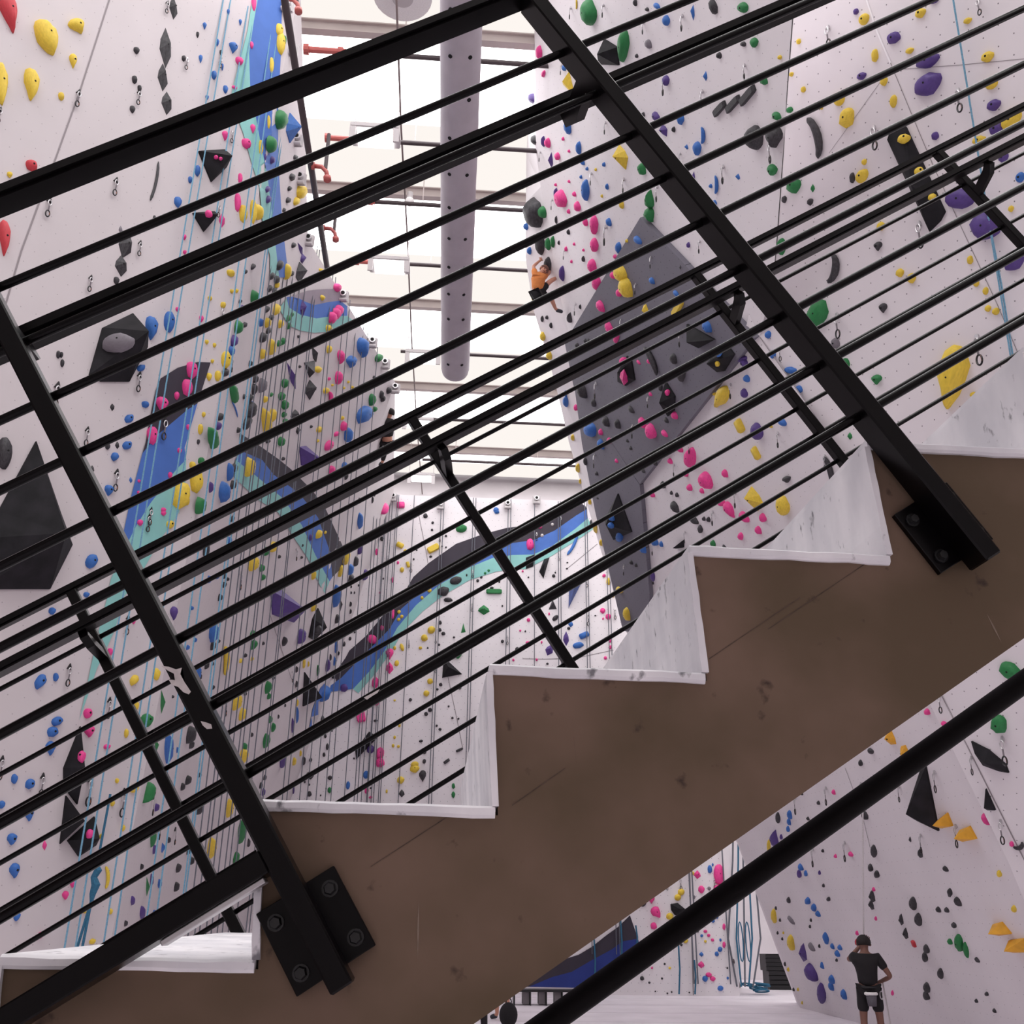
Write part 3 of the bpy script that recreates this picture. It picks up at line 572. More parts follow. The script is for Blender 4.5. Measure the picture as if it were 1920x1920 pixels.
# ------------------------------------------------------------------ climbing holds, as measured on each wall: colour shape x y w h [turn], in quarter pixels of a 480 px tile
TILES = {(0, 0): """r t 60 90 150 320 12;y o 340 275 165 275 15;y t 575 200 120 125 30;y t 545 460 65 105;y t 230 640 130 250;y o 5 620 100 320;y s 455 725 45 60;r o 230 1245 90 80;y s 70 1310 40 45;r t 30 1790 90 280
k d 1300 60 85 180;k d 1238 360 115 310;k d 1218 580 100 215;k d 1247 775 100 180;k o 1020 380 45 50;k o 1005 600 40 60;k s 1043 665 30 50;k o 990 820 40 55;k s 1480 260 20 45;k s 1655 395 22 40;k s 1375 440 30 45
b t 1532 195 30 55;b t 1628 322 25 60;b t 1710 95 22 50;b t 1800 168 22 50;b t 1745 360 70 85;b t 1502 443 28 60;b o 1602 565 40 65;b t 1665 505 18 55;b o 1688 670 36 60;b t 1550 735 25 40
p o 1882 340 30 60;p o 1790 460 60 60;p o 1900 30 40 120;p s 1755 660 40 30;p t 1890 970 45 70;p t 1685 1020 50 75;p o 1840 1080 70 70;p o 1798 1340 30 80;p o 1778 1520 45 140;p d 1662 1655 55 110;p s 1380 1780 28 40;p s 1383 1893 25 30
b o 1478 1282 42 85;b s 1423 1350 30 50;b o 1330 1515 55 80;p o 1565 1605 60 60;p s 1620 1180 34 34;p s 1655 1190 30 30;y o 1818 1605 60 130;y o 1895 1590 50 180;k c 1158 1360 50 265 -12;k s 1155 1640 20 50;k d 940 1840 130 200 -15;e d 905 1725 40 70""",
(0, 480): """k d 905 75 110 165;k s 870 185 40 60;k s 435 740 30 60;k s 465 805 28 60;k s 458 742 25 45;b t 1130 545 95 185;b o 1265 495 80 160;p s 1330 400 30 35;p o 1507 470 30 50;b o 1055 840 62 50 30;b o 1085 1115 52 50;k d 840 1135 38 60;b o 965 1220 70 60 35;b o 950 1420 70 62 30
b o 858 1505 55 65 -20;k s 805 1430 35 45;k d 878 1420 38 60;k d 690 1600 38 65;b t 812 1760 65 85;b d 980 1680 30 50;k o 28 1480 115 245;e o 890 660 250 130 -5;p o 1430 860 82 130;p o 1395 990 78 130;p s 1320 1050 40 65;p t 1205 1115 98 125;p o 1135 1350 80 140;p s 1405 1285 30 45
p s 1340 1460 35 45;p s 1270 1645 35 50;p s 1037 1688 25 25;p s 1035 1775 30 30;p s 1220 1905 40 40;y o 1345 1800 130 205 -15;y o 1465 1690 90 180;y o 1845 1580 75 140;y o 1690 780 70 130;y s 1570 320 30 35;y s 1548 645 25 35;y s 1605 670 22 35;y s 1670 370 38 50;y s 1735 265 25 30;y s 1772 262 25 30
y o 1725 130 60 50;y o 1565 905 35 60;y o 1630 900 45 80;y o 1500 1300 35 80;y s 1525 1190 25 40;y o 1440 1570 42 60;y s 1590 790 22 30;y s 1405 1840 25 60;g o 1890 305 40 100;g o 1770 530 45 100;g o 1740 1030 80 140 15;g o 1580 1365 100 150 15;g o 1505 1540 45 60;g o 1480 1870 70 120
b t 1655 1770 80 150;b o 1710 1620 45 130;b c 1760 1150 32 110 20;b s 1885 1105 20 30;k s 1890 80 35 40;k s 1833 118 18 35;k s 1795 340 20 28;k s 1828 515 28 40;u s 1810 385 30 30;u o 1742 635 45 80;b o 1722 710 30 70;k o 1865 1155 85 110;k o 1840 1250 85 78;k s 1870 805 22 40;k o 1905 920 30 60;k o 1895 1000 32 80
k s 1825 1055 22 35;k o 1870 1065 42 42;k s 1645 1205 40 50;u o 1628 1275 30 55;k s 1780 1305 26 40;k s 1485 1395 20 40;k o 1735 1715 45 60;k o 1745 1590 45 60;u o 1572 1735 25 80;k t 1680 875 40 60""",
(0, 960): """b o 682 370 85 112 -20;b s 645 620 42 42;b o 388 742 50 55;b o 300 1270 70 125 -28;b o 415 1240 38 65;b o 425 1570 90 66 15;b o 390 1650 82 78;b t 375 1770 75 112;p o 655 1510 70 70 30;p t 665 1645 80 90;p o 615 1835 60 90;p s 822 1050 36 58;p s 1000 815 25 50;p s 800 1760 50 40;p s 1220 10 40 40;p s 1045 80 45 50
y o 1003 1260 55 88 -30;y o 1170 1215 50 92;y o 1020 1450 32 70;y s 1190 705 60 50;y o 1270 95 62 62;y o 945 1660 30 70;y o 1885 385 60 112;y c 1675 1110 72 190;y o 1760 1420 80 112;y o 1805 1515 66 76;y o 1810 1830 80 92;y s 1800 1115 25 30;y s 1885 1100 22 25;u t 1300 760 55 102;u o 1330 1000 40 70;g o 1265 860 36 80;g d 1210 1425 46 182;g o 1095 1560 86 102;g d 1165 1760 40 122
g o 1885 920 50 60;g o 1893 995 50 60;g s 1825 1760 42 52;b t 1580 910 82 138;b t 1245 1780 82 214;b o 1465 1205 60 102;b s 1705 215 40 50;b s 1622 480 25 40;b s 1435 720 16 30;b s 1400 1015 25 30;b s 1460 960 18 30;b s 1325 1785 20 40;b s 1560 505 30 50;k o 1410 1670 96 102;k o 1425 1745 46 46;k o 1540 1145 40 56;k s 1587 1137 20 26;k o 1585 1000 46 56;k s 1633 970 20 26
k s 1650 800 36 50;k s 1640 640 36 42;k s 1675 475 28 46;k s 1675 545 28 36;k s 1703 503 16 26;k o 1530 280 46 92;k s 1490 1235 30 46;k s 1505 1330 40 50;k s 1590 1315 22 30;k s 1835 1075 22 26;k s 1833 1362 22 26;k s 1735 50 40 32;k s 1885 1670 20 30;k s 1290 1385 14 24""",
(0, 1440): """b o 105 80 46 76;b o 220 120 66 80 -20;b o 10 275 50 60;b t 215 345 72 108;b t 85 535 76 92;b t 105 770 82 112;b o 125 1110 42 76 -15;p d 333 580 40 82;p s 335 940 42 60;p t 540 865 46 66;p t 487 955 50 66;p s 300 1255 42 52;p o 675 500 66 56;p o 615 85 50 60;y s 875 95 25 40;y s 1000 155 70 60;y s 840 265 30 46;y s 757 512 28 40;y s 920 450 30 50;y c 795 820 56 150;y s 640 1060 56 60;y s 825 1075 30 46
y s 690 1300 46 42;y o 1570 600 102 132;y o 1710 300 76 122;y s 1685 795 40 50;g t 1095 185 92 162 -18;g o 1135 520 56 142;g d 1100 890 42 152;g o 1800 480 92 150;g o 1760 670 70 60;g o 1775 740 60 72;u s 1165 295 40 50;u s 1150 610 40 60;u o 1130 840 30 92;u t 985 995 38 66;u t 1055 1085 56 92;u t 1060 1180 50 62;u s 1255 1100 46 42;b d 1215 600 56 80;b t 1188 870 40 62;b o 1145 1140 102 112
k o 1400 90 50 56;k s 1493 52 22 30;k o 1360 140 42 46;k t 1478 305 66 92;k s 1430 695 46 42;k s 1405 625 36 36;k o 1327 750 50 50;k o 1313 890 56 50;k s 1460 968 28 28;k s 1055 740 30 36;k s 935 1165 30 40;k s 1860 75 36 46;k s 1262 540 25 40;k s 1860 560 30 60""",
(480, 0): """y o 170 230 60 110;y o 180 330 75 170;y o 112 490 36 130;g o 215 300 20 70;g o 165 900 50 150;b d 250 960 60 230;y o 90 920 26 110;g o 95 1080 34 130;y o 30 1110 36 120;k t 262 1330 32 56;k s 290 1180 30 40;y o 325 1440 50 110;y s 295 1510 36 60;k s 245 1415 24 36;k s 235 1500 40 44;u s 80 1495 30 60;y o 5 1590 26 120;u s 65 1180 20 50;u s 110 1200 20 60;u s 75 1420 30 50;k s 275 1840 26 40;u d 330 1870 40 110 20;k s 205 1575 20 30""",
(480, 480): """u d 345 20 40 80;k d 322 125 75 162;k c 515 40 40 100;y s 487 108 36 30;p o 603 238 50 66;y t 490 315 30 46;p o 558 465 46 92;p o 588 435 50 92;p o 612 405 50 82;u d 342 400 42 152;y s 535 545 40 60;b t 785 690 76 152 10;b t 705 790 66 92;p t 625 755 36 108;p o 608 915 36 102;g o 915 765 56 60;y s 540 700 25 60;y s 460 850 46 50;k k 400 850 82 128 180;k d 435 740 46 122 15
u d 265 900 60 212 18;k d 400 1005 76 152;k d 290 1190 82 80;k d 310 1310 30 60;y s 520 1010 40 46;p c 545 1060 40 80;y s 470 1300 40 46;p o 650 1275 40 72;b o 680 1340 46 112;p s 600 1335 40 36;b o 800 1190 112 122;g o 860 1080 36 92;g s 885 1150 30 40;k o 935 1040 22 60;k o 945 1070 26 50;k o 988 1010 26 50;k s 990 880 30 40;k s 883 908 20 22;p o 540 1420 66 72;p o 558 1605 40 62;b s 655 1570 36 50
k s 670 1650 20 60;y s 645 1215 18 30;p s 545 920 14 26;y s 458 1385 18 26;y s 690 945 14 20;y s 720 985 14 22;y s 655 990 14 22;y s 570 968 14 20;y o 60 1235 92 182 10;y o 115 1195 32 102;y s 62 1075 26 46;g o 208 955 36 72;g o 185 1050 40 62;g o 208 1115 36 72;g s 205 1190 30 42;g s 215 1240 36 40;g o 180 1390 36 72;g s 110 1040 24 26;e o 30 970 50 102;y o 40 735 36 72;y o 105 680 36 122
g s 165 655 26 46;g s 195 640 30 50;k o 40 610 50 72;k s 85 560 42 42;y o 140 400 46 82;g s 232 465 30 50;g s 258 440 26 40;g s 237 525 30 46;k s 110 150 40 50;k o 145 175 32 60;k s 95 245 40 46;k s 130 260 32 40;y o 148 215 26 50;k o 165 70 50 72;y o 220 120 30 122;k s 260 130 30 42;y o 75 500 30 72;y o 175 510 26 60;b o 30 500 20 62;k s 75 400 34 44;k s 105 465 50 42
k s 770 1835 26 40;k s 885 1790 16 24;k s 870 1830 18 50;p o 955 1895 76 60 -30;p b 1085 1870 60 42;b o 1800 1905 40 42;k s 85 1390 34 30;k s 200 1520 22 26;k s 410 1280 14 22;k s 325 830 14 22;k s 315 605 14 24""",
(480, 960): """g o 1540 125 86 60;b s 1805 0 40 30;k s 1270 30 36 36;k s 1325 80 20 20;k s 1320 135 20 18;k s 945 200 30 36;k s 1425 180 18 18;k s 1395 258 14 14;k s 1425 265 14 14;k s 1205 285 14 16;k s 1183 355 14 18;k s 955 500 14 16;k s 1310 335 24 18;y b 1330 275 92 46 30;y b 1080 250 54 36 -30;y s 1120 292 30 24;y b 1140 395 24 42 15;y s 1095 433 32 40;p s 905 300 24 50;p s 1065 380 18 26;p s 1022 510 20 44;p s 930 605 16 18
y s 1040 1020 24 30;y s 1095 1015 30 60 20;k o 1498 515 96 60 10;k o 1405 595 92 70 15;k o 1440 660 70 34;k s 1580 475 14 22;g s 1745 440 20 22;g s 1718 460 20 22;k s 1690 490 20 20;k s 1663 515 22 24;k s 1825 520 16 26;k s 1745 548 18 16;k s 1768 570 30 18;g b 1785 597 116 34;g d 1708 735 106 76;g k 1555 870 36 76;k s 1380 830 28 30;k s 1378 885 28 28;k s 1405 912 32 26;k s 1847 705 12 18;k s 1850 862 24 24;k s 1848 970 24 26
k s 1815 897 22 18;k s 1485 940 20 14;k s 1372 995 20 18;y o 1315 885 60 56;y o 1262 945 52 52;y s 1233 1020 28 24;k s 1288 1020 14 16;g t 1510 1070 96 66 20;y o 1055 1135 36 46;p t 1003 1065 66 82;p d 1000 1170 72 92;p o 870 955 80 66 -35;p s 1025 760 28 90;p s 945 870 26 46;p o 895 1280 56 82;p o 905 1400 58 102;p b 785 1525 66 104 12;p o 930 1810 66 92;p o 930 1880 72 72;y o 1305 1270 46 42;y o 1278 1360 46 46;y s 1255 1210 24 26;y s 1275 1190 30 22
k s 1385 1295 28 26;k s 1360 1330 20 18;k s 1530 1318 24 26;k s 1158 1408 26 26;y s 1040 1413 18 16;k s 1275 1515 30 32;k s 1305 1485 34 32;k s 1445 1458 16 16;k s 1473 1545 20 18;k s 1518 1550 16 16;k s 1355 1603 18 18;k s 1380 1630 24 22;k s 1237 1718 32 20;k s 1262 1805 32 22;k s 1262 1870 28 36;y s 1090 1565 26 40;y s 1075 1600 20 30;y s 1040 1690 20 28;y s 1028 1753 22 28;y s 1068 1758 24 22;k b 1525 1785 54 18 25;k b 1430 1870 50 22 35
y o 1190 1895 62 50;k s 897 1565 32 18;k s 735 1848 14 16;y s 1250 590 36 30;y s 1302 590 34 30;y s 1245 645 26 26;y s 1073 750 28 30;y s 1093 785 28 28;y s 1070 807 28 28;y o 460 165 52 60;y s 513 152 20 24;u s 400 190 24 50;y o 120 260 62 72;g o 65 295 46 62;g o 35 420 36 52;g s 47 490 32 40;y o 425 470 32 72;k s 170 335 16 26;k s 343 250 16 20;k s 338 340 14 20;b t 770 70 62 112;y o 425 710 42 62;u o 325 930 72 102;k s 205 970 40 62;b o 590 630 92 142
y b 660 340 30 82 -20;y b 625 440 30 70 -10;k o 740 370 52 62;u o 770 280 52 60;b o 700 430 60 62;k o 700 500 62 50;u o 810 470 60 62;k d 630 700 42 100;k o 600 800 52 52;k o 460 880 62 52;g o 460 1190 26 82;b o 595 1010 32 92;u o 530 1150 52 82;b d 585 1120 42 82;g o 78 1315 56 82;g s 90 1380 32 40;g s 100 1555 36 46;g o 122 1615 40 60;g o 65 1715 66 92;k s 125 1245 18 28;k s 215 1450 14 24;k s 165 1535 14 30;k s 50 985 16 24
b o 305 1525 26 120;u o 270 1600 26 112;u o 190 1850 66 132;y s 280 1870 40 52;y s 330 1810 22 42;k o 350 1865 40 62;k s 410 1860 24 32;k s 510 1820 22 34;k s 535 1760 22 52;k s 710 605 14 20;k s 735 605 12 18;k s 765 550 12 16;k s 710 560 14 20;k s 705 690 22 34;k s 705 745 22 30;k s 710 890 18 36;k s 740 900 14 22;k s 705 950 22 30;k s 660 990 24 40;k s 615 1060 18 28;k s 555 1090 20 50;k s 490 1010 14 24;k s 520 1680 22 34;k s 570 1640 14 20;k s 605 1590 12 16
u o 860 1780 62 62;k o 870 790 62 50;y s 355 1130 26 82;y s 390 1140 16 40;k s 300 1180 26 42;k s 300 1290 30 40;y s 305 1430 24 50;u s 660 1320 60 60;k o 580 1220 50 60;b o 500 1360 50 120 -15;k d 500 1560 40 90""",
(480, 1440): """k s 60 70 32 30;k s 30 130 36 34;u s 50 180 36 46;k o 405 55 62 60;k s 365 105 16 20;k s 400 125 14 18;k o 400 195 36 42;k s 555 73 36 34;g o 552 165 32 46;k s 525 155 12 14;k s 485 205 12 14;b o 690 130 32 62;b o 825 50 46 60;y o 1085 90 56 56;y o 1190 5 72 60;k t 1250 60 60 86;k d 1093 190 52 62;y s 980 175 16 30;p s 830 170 32 50;p s 860 220 30 20;g s 1480 135 26 42;g s 1480 200 28 50;k s 860 150 14 16;u c 275 160 36 80""",
(960, 0): """g o 595 85 112 185;y c 485 30 22 70;p o 213 390 45 102;p s 240 553 36 46 -25;b s 395 510 32 40;y k 430 610 130 150;u o 155 735 45 82;g t 850 350 86 252 -5;k s 930 20 22 52;k s 1018 70 26 30;b o 1090 45 52 42;b o 1165 150 46 78;b d 1360 95 25 126;k o 1520 50 55 112 20;g o 1740 55 72 82;k s 940 418 20 30;e o 1030 330 46 66;k s 1740 330 36 40;g t 1825 320 52 78;k s 1560 415 30 50;u t 1165 605 42 82;b d 1455 570 28 78
k b 1565 815 50 120 -42;k b 1665 780 52 140 -42;k b 1775 715 56 160 -40;g o 1895 605 52 62;b t 1275 895 46 78;u o 1085 870 60 62;u d 1145 980 62 98 20;k s 990 858 20 34;k s 1218 970 20 44;b c 1435 1015 46 112;b t 1400 1115 52 108;b d 1312 1102 30 42;k o 1835 1030 112 185;p o 277 1070 44 72;p s 388 1040 20 26;p s 432 1133 18 22;p t 350 1172 42 56;b o 428 950 52 108;b o 508 1110 36 102;u d 297 1200 42 122;u o 240 1060 28 82;k o 175 1050 26 72
b o 535 1215 36 40;b s 695 1233 20 34;b s 568 1265 18 26;b s 522 1327 18 26;y d 830 1180 92 195 15;y s 632 1270 14 24;g o 985 1265 62 82 25;b o 562 1420 60 155;p s 432 1360 20 20;p s 332 1385 18 22;p o 380 1490 62 135 15;p s 473 1455 30 34;u o 335 1450 28 82;p o 500 1545 52 66;p s 430 1585 22 34;k o 185 1590 92 230 15;g o 240 1590 38 92 15;k o 335 1650 18 60;p t 628 1690 62 145;p o 558 1665 38 56;b o 735 1665 34 58 25;b o 718 1400 22 44
y s 678 1470 14 24;y o 830 1535 30 60;g t 1045 1490 62 132 180;g t 1045 1610 62 112 15;k s 428 1740 24 36;p t 630 1840 62 104;g o 275 1830 42 92;g o 312 1810 34 84;k o 220 1830 64 165;p s 470 1830 18 20;p s 410 1865 22 34;p s 540 1875 16 20;b o 808 1860 46 84;y s 865 1805 18 24;b o 950 1800 72 52;k s 355 1820 14 34;b s 110 1700 26 52;b s 135 1880 30 56;u d 1365 1330 26 94;b c 1535 1385 42 122;b s 1495 1395 20 30;b s 1525 1520 30 42;b d 1697 1325 36 50;u s 1328 1835 22 40""",
(1440, 0): """u o 663 88 40 46;y o 725 145 76 86;y o 1147 98 80 74;y o 1500 155 64 48;u o 945 285 106 88;y s 233 312 32 42;y s 93 428 26 34;y o 805 418 50 100;y o 1065 380 62 46;u o 1200 455 182 112;y o 1650 425 96 82;u o 705 570 70 58;y o 873 608 52 72;y s 178 557 30 36;y s 268 672 34 46;u o 1205 630 218 165 8;y o 1680 630 98 80;y o 945 760 50 98;y o 540 750 78 88;y o 597 885 102 158 -15;g o 165 825 50 46;g o 70 870 66 62
k t 65 1020 108 170;k c 360 1030 125 280 15;u o 1697 787 106 88;y o 1830 900 190 105 25;u o 1715 965 118 94;y o 1020 1042 98 72 -10;y o 1130 1290 76 62;y o 1230 1480 62 52;u o 1257 1020 54 62;y o 1585 1050 104 66;y s 725 1215 34 48;y o 710 1320 112 84 25;k o 635 1335 38 82;g o 200 1390 98 120;g d 335 1412 40 66;k o 125 1495 34 56;k o 320 1515 56 40 40;g t 42 1275 70 88;g o 105 1850 62 130;y o 850 1695 56 66;k t 830 1845 62 72
u o 1770 1180 72 82;u o 1445 1490 225 158 -10;u o 1640 1690 220 220 -30;b o 1895 1330 66 80;y s 1825 1565 40 50;u o 1250 0 82 52;y s 403 810 22 26""",
(1440, 480): """k c 495 95 112 200 -10;g o 380 430 140 225 -22;k t 868 390 64 72;y o 993 125 56 66;y o 1080 165 62 78;y o 1518 30 44 66;y s 1565 205 42 52;y s 1635 262 40 60;y s 1652 392 44 52;y s 1712 415 52 56;u o 1850 50 165 105 20;g o 575 825 78 124 -12;g t 820 925 80 78;y t 1390 915 225 500 -8;y s 1543 1040 50 44;e o 510 655 62 82;b o 235 1000 52 58;b o 115 1245 66 52;y s 25 1275 28 22;g d 615 1350 44 60;k t 145 1675 72 52 20;y o 125 1865 104 134
k c 465 1600 60 185 15;b o 170 855 92 52;u o 1840 775 52 32;b o 5 590 40 60;b o 40 740 40 60""",
(960, 480): """y o 120 200 42 62;k s 230 470 22 44;k s 265 460 20 30;k s 295 520 22 40;y s 170 320 32 42;y o 235 600 42 62;y o 285 745 42 62;u o 383 130 42 115;k o 275 70 50 130;p o 615 75 72 94;p s 450 40 16 24;k s 540 20 24 40;p o 650 205 68 104;p o 672 375 78 66;k t 440 460 42 72 180;k s 515 380 16 34;p s 780 5 36 30;y o 830 130 104 114;y o 870 235 108 134;p o 760 145 40 42;p o 808 275 44 48;b o 1055 185 46 42;y d 1005 400 72 84
y b 1250 390 124 48 25;p o 735 530 74 62;k s 495 670 34 34;k s 555 635 30 26;k s 580 635 30 26;b o 1235 280 52 36;p o 790 610 80 44 25;b o 1472 530 72 78;y s 1540 805 40 32;b o 1560 730 60 40;u o 1725 770 84 50 15;u o 1750 800 62 62;p o 838 790 52 56;p d 838 910 82 124;p s 952 795 40 18;k c 1055 780 60 205 25;p s 1035 788 32 34;k o 1220 770 52 72;k o 1280 890 104 66 30;p o 1168 1025 36 46;k o 540 1010 88 88;k o 620 1100 42 52;p s 1042 1035 32 22;k o 900 1150 62 36
k s 1120 980 30 60;b o 1768 918 46 52;y t 1580 1060 120 165 -30;y s 1522 1030 22 32;u o 1750 1025 52 62;p o 1228 1195 52 50;k s 1162 1230 42 32;p o 988 1250 84 58;p o 1055 1310 94 94;p o 1150 1330 64 36;p o 672 1318 36 40;k o 715 1240 62 62;k o 800 1260 52 60;b o 600 1300 64 114 18;b o 675 1410 60 62;p s 735 1383 36 36;b o 410 1090 42 82;b s 405 1030 26 40;p o 485 1135 36 40;y b 1720 1270 100 36 -42;y b 1840 1475 96 30 -40;u o 1850 1310 92 114;p o 1262 1440 72 46
p o 1350 1510 125 105 30;p s 1193 1537 42 36;k s 1080 1550 34 36;p s 1310 1630 48 36 -25;p o 1470 1680 134 88 -15;p o 1605 1630 48 52;p o 1340 1735 52 36 -15;p s 1430 1760 36 34;p s 975 1730 36 36;p o 1060 1785 46 36;k o 1140 1715 46 42;k s 1200 1775 22 26;k s 1243 1790 30 28;p o 1575 1835 86 62;p o 1635 1890 94 78;y d 1820 1820 130 195 15;k o 1230 1880 82 62;p s 788 1535 30 22;p o 272 1830 54 46 30;y o 500 1590 42 62;k s 555 1540 32 54;y s 460 1360 30 46;y s 590 1840 32 40;y s 515 1690 22 36
k s 870 1385 26 18;k s 895 1440 26 22;k s 990 1610 34 22;k s 645 1815 20 12;k s 640 1630 28 24""",
(960, 960): """p o 135 245 60 88;p s 208 110 36 36;w s 303 95 24 24;w s 225 178 26 26;b c 455 240 50 165 -25;k s 315 270 12 14;k s 415 380 16 10;k s 412 425 18 12;k s 312 480 26 26;k s 325 455 12 14;k s 123 490 14 12;p s 80 445 16 16;k k 305 695 62 78;p s 278 765 14 22;k o 325 795 56 34 40;b d 440 840 46 52;k s 425 873 26 22;p o 680 740 40 42;p o 722 785 42 46;p o 690 478 28 26;p s 683 800 14 18;p s 123 810 28 28;p s 62 890 16 16;k s 100 895 14 16
u d 405 950 52 114;b b 540 925 72 40 25;b o 495 1000 86 46 15;u d 280 1035 72 90 -20;p s 222 977 14 22;p s 120 980 36 24;p s 735 965 18 34;p s 738 1015 22 30;p s 700 1095 26 26;p s 185 1108 18 20;p s 10 1110 18 20;k o 40 1030 34 36;k s 265 1138 20 16;k s 655 690 18 8;k s 625 778 18 8;y o 632 115 42 84;y s 672 230 32 42;k o 600 85 36 60;y o 725 520 38 56;y s 760 620 26 40;y t 815 585 54 44 60;y o 870 765 68 84;b o 750 45 46 46;b o 745 100 46 46
b o 808 185 62 56;b o 990 270 60 62;k s 900 378 30 26;k s 935 398 24 22;b o 1080 215 66 56;b o 1125 240 32 36;k o 1370 50 94 52;k s 1445 50 26 30;k s 1480 55 30 36;k t 1420 130 42 58;g o 1515 235 40 46;p o 1640 0 94 42;p o 1750 35 94 62;p o 1890 40 56 56;p o 1855 135 52 52;p o 1720 180 52 38 -30;u o 1062 480 38 78;k s 1062 532 16 18;p s 1163 378 22 26;k o 1600 265 52 22""",
(1440, 960): """g o 1820 1185 168 118 -12;g o 1735 1590 132 130 -20;p o 1200 1497 52 34 -30;p o 1325 1588 54 34 -20;o d 925 1690 120 112;o d 1030 1800 120 112;k s 775 1790 40 46 20;k s 700 1880 36 42""",
(960, 1440): """p d 1390 800 62 68;p o 1550 800 84 155;p o 1540 905 62 62;p o 1420 910 48 58;b s 1448 665 36 42;b o 1483 760 36 62;b s 1505 725 14 24;e s 1478 903 26 30;e s 1365 968 22 30;y s 1355 790 24 30;p t 1045 985 56 62;p t 1082 1085 78 98 40;p o 1062 1185 50 54;y o 1268 930 52 52;y o 1243 970 52 50;y o 1183 1112 56 52;k o 980 1000 62 82;k s 1285 765 40 36;u o 718 1155 42 48;p s 1450 1225 30 24;p s 1475 1255 26 26;p s 1503 1290 26 24;p s 1590 1190 24 50
b s 1535 1115 28 32;b s 1507 1145 28 32;b s 1423 1258 22 24;k s 1393 1220 20 26;b o 1560 1360 36 40;b d 1420 1397 40 40;b s 1535 1395 32 36;b s 1563 1290 18 24;p d 1418 1475 60 56;p o 1475 1550 46 36;p o 1505 1580 42 38;b o 1448 1580 42 46;b s 1618 1575 18 22;b o 1563 1652 46 40;k s 1615 1500 14 16;y s 1450 1300 20 22;y o 1300 1295 42 38;k s 1270 1325 20 24;p s 1590 1325 24 50;k s 975 1578 32 34;k s 1023 1475 26 24;p s 1050 1500 16 18;k s 1145 1470 16 18;y s 1183 1500 20 20
k s 1125 1578 16 18;k s 1030 1610 18 18;k s 1075 1675 12 12;k s 1165 1690 14 14;k s 1197 1680 14 14;k s 1330 1683 12 12""",
(1440, 1440): """p o 1640 380 36 100 28;p s 1830 570 36 40;k c 1885 580 84 72 -60;k o 735 355 56 56;k o 800 620 56 86;k o 775 745 46 50;k o 822 795 50 44 -15;k d 1067 535 30 46;k o 1147 640 42 60;k o 1338 755 52 30;k t 1370 935 46 62;k o 1432 1000 30 82 28;k s 1285 1060 24 50 25;k s 1347 1063 24 46 25;k s 1400 1178 28 46 35;k d 785 960 76 98;k d 778 1025 70 78;k o 1095 1015 66 96;k d 1000 1135 62 92;k o 1135 1135 66 92;k d 1035 1240 66 92
g o 1440 1310 84 120;g o 1490 1360 44 120 10;g s 1370 1300 26 50 35;k s 1575 1437 24 46 45;k o 1195 1355 58 56;k o 1183 1415 54 66;k o 1300 1540 54 78;k o 1198 1645 62 72;k o 1195 1705 66 50;k s 1645 1693 20 34 35;k s 1568 1745 20 30 40;k s 1703 1818 34 22;k s 415 620 22 24;k s 305 378 22 26 40;k s 383 260 26 28;k s 255 185 32 26;k s 420 880 22 26;k s 458 982 24 32 30;k s 325 1140 18 24;k s 318 1188 18 26;k s 93 1140 18 24;k s 75 1235 18 22;k s 110 1280 18 20;k s 62 1050 20 24
k s 388 1335 20 26;k s 518 1440 20 24;k s 195 1660 22 22;k s 130 1470 22 30;b s 360 103 26 24;b o 168 350 46 60;b o 162 402 36 46;b s 155 455 32 40;b o 252 742 52 36;u o 240 790 44 54;b s 288 788 32 38;u s 390 783 22 30;b o 303 995 52 40 -30;b o 348 1045 54 40 -25;b o 382 1092 48 30;b t 443 1275 52 94 12;b s 488 1335 40 30;b s 545 1345 42 32;b s 527 1390 50 36;b d 408 1480 60 54;b o 485 1585 60 58;b o 480 1635 58 50;b o 575 1697 64 60;u t 58 525 84 124 180
u s 103 515 26 36;k o 80 370 44 76;u d 268 1383 100 142;u o 340 1530 104 128 15;u o 410 1685 92 138;e s 180 1140 32 74 40;e s 335 1340 30 72 35;k s 160 990 36 42;y o 180 1310 76 104;y o 50 1110 56 100;y s 10 580 32 94;y s 1740 790 42 46;y s 1850 1055 42 50;y s 155 1510 22 30;y s 228 1660 18 24;y s 258 1760 14 24;y s 118 1235 14 18;p s 497 180 32 32;p s 510 660 24 28;p s 625 645 26 42 25;p s 797 908 28 26;p s 812 1128 22 28;p s 672 1237 28 30;r s 665 1303 22 44;r b 1100 1315 22 48 20;p s 937 1685 24 36"""}
HOLDS = []
for (ox, oy), txt in TILES.items():
    for ln in txt.replace('\n', ';').split(';'):
        f = ln.split()
        if len(f) < 6: continue
        HOLDS.append((f[0], f[1], ox + float(f[2]) / 4, oy + float(f[3]) / 4, float(f[4]) / 4, float(f[5]) / 4, float(f[6]) if len(f) > 6 else 0.0))
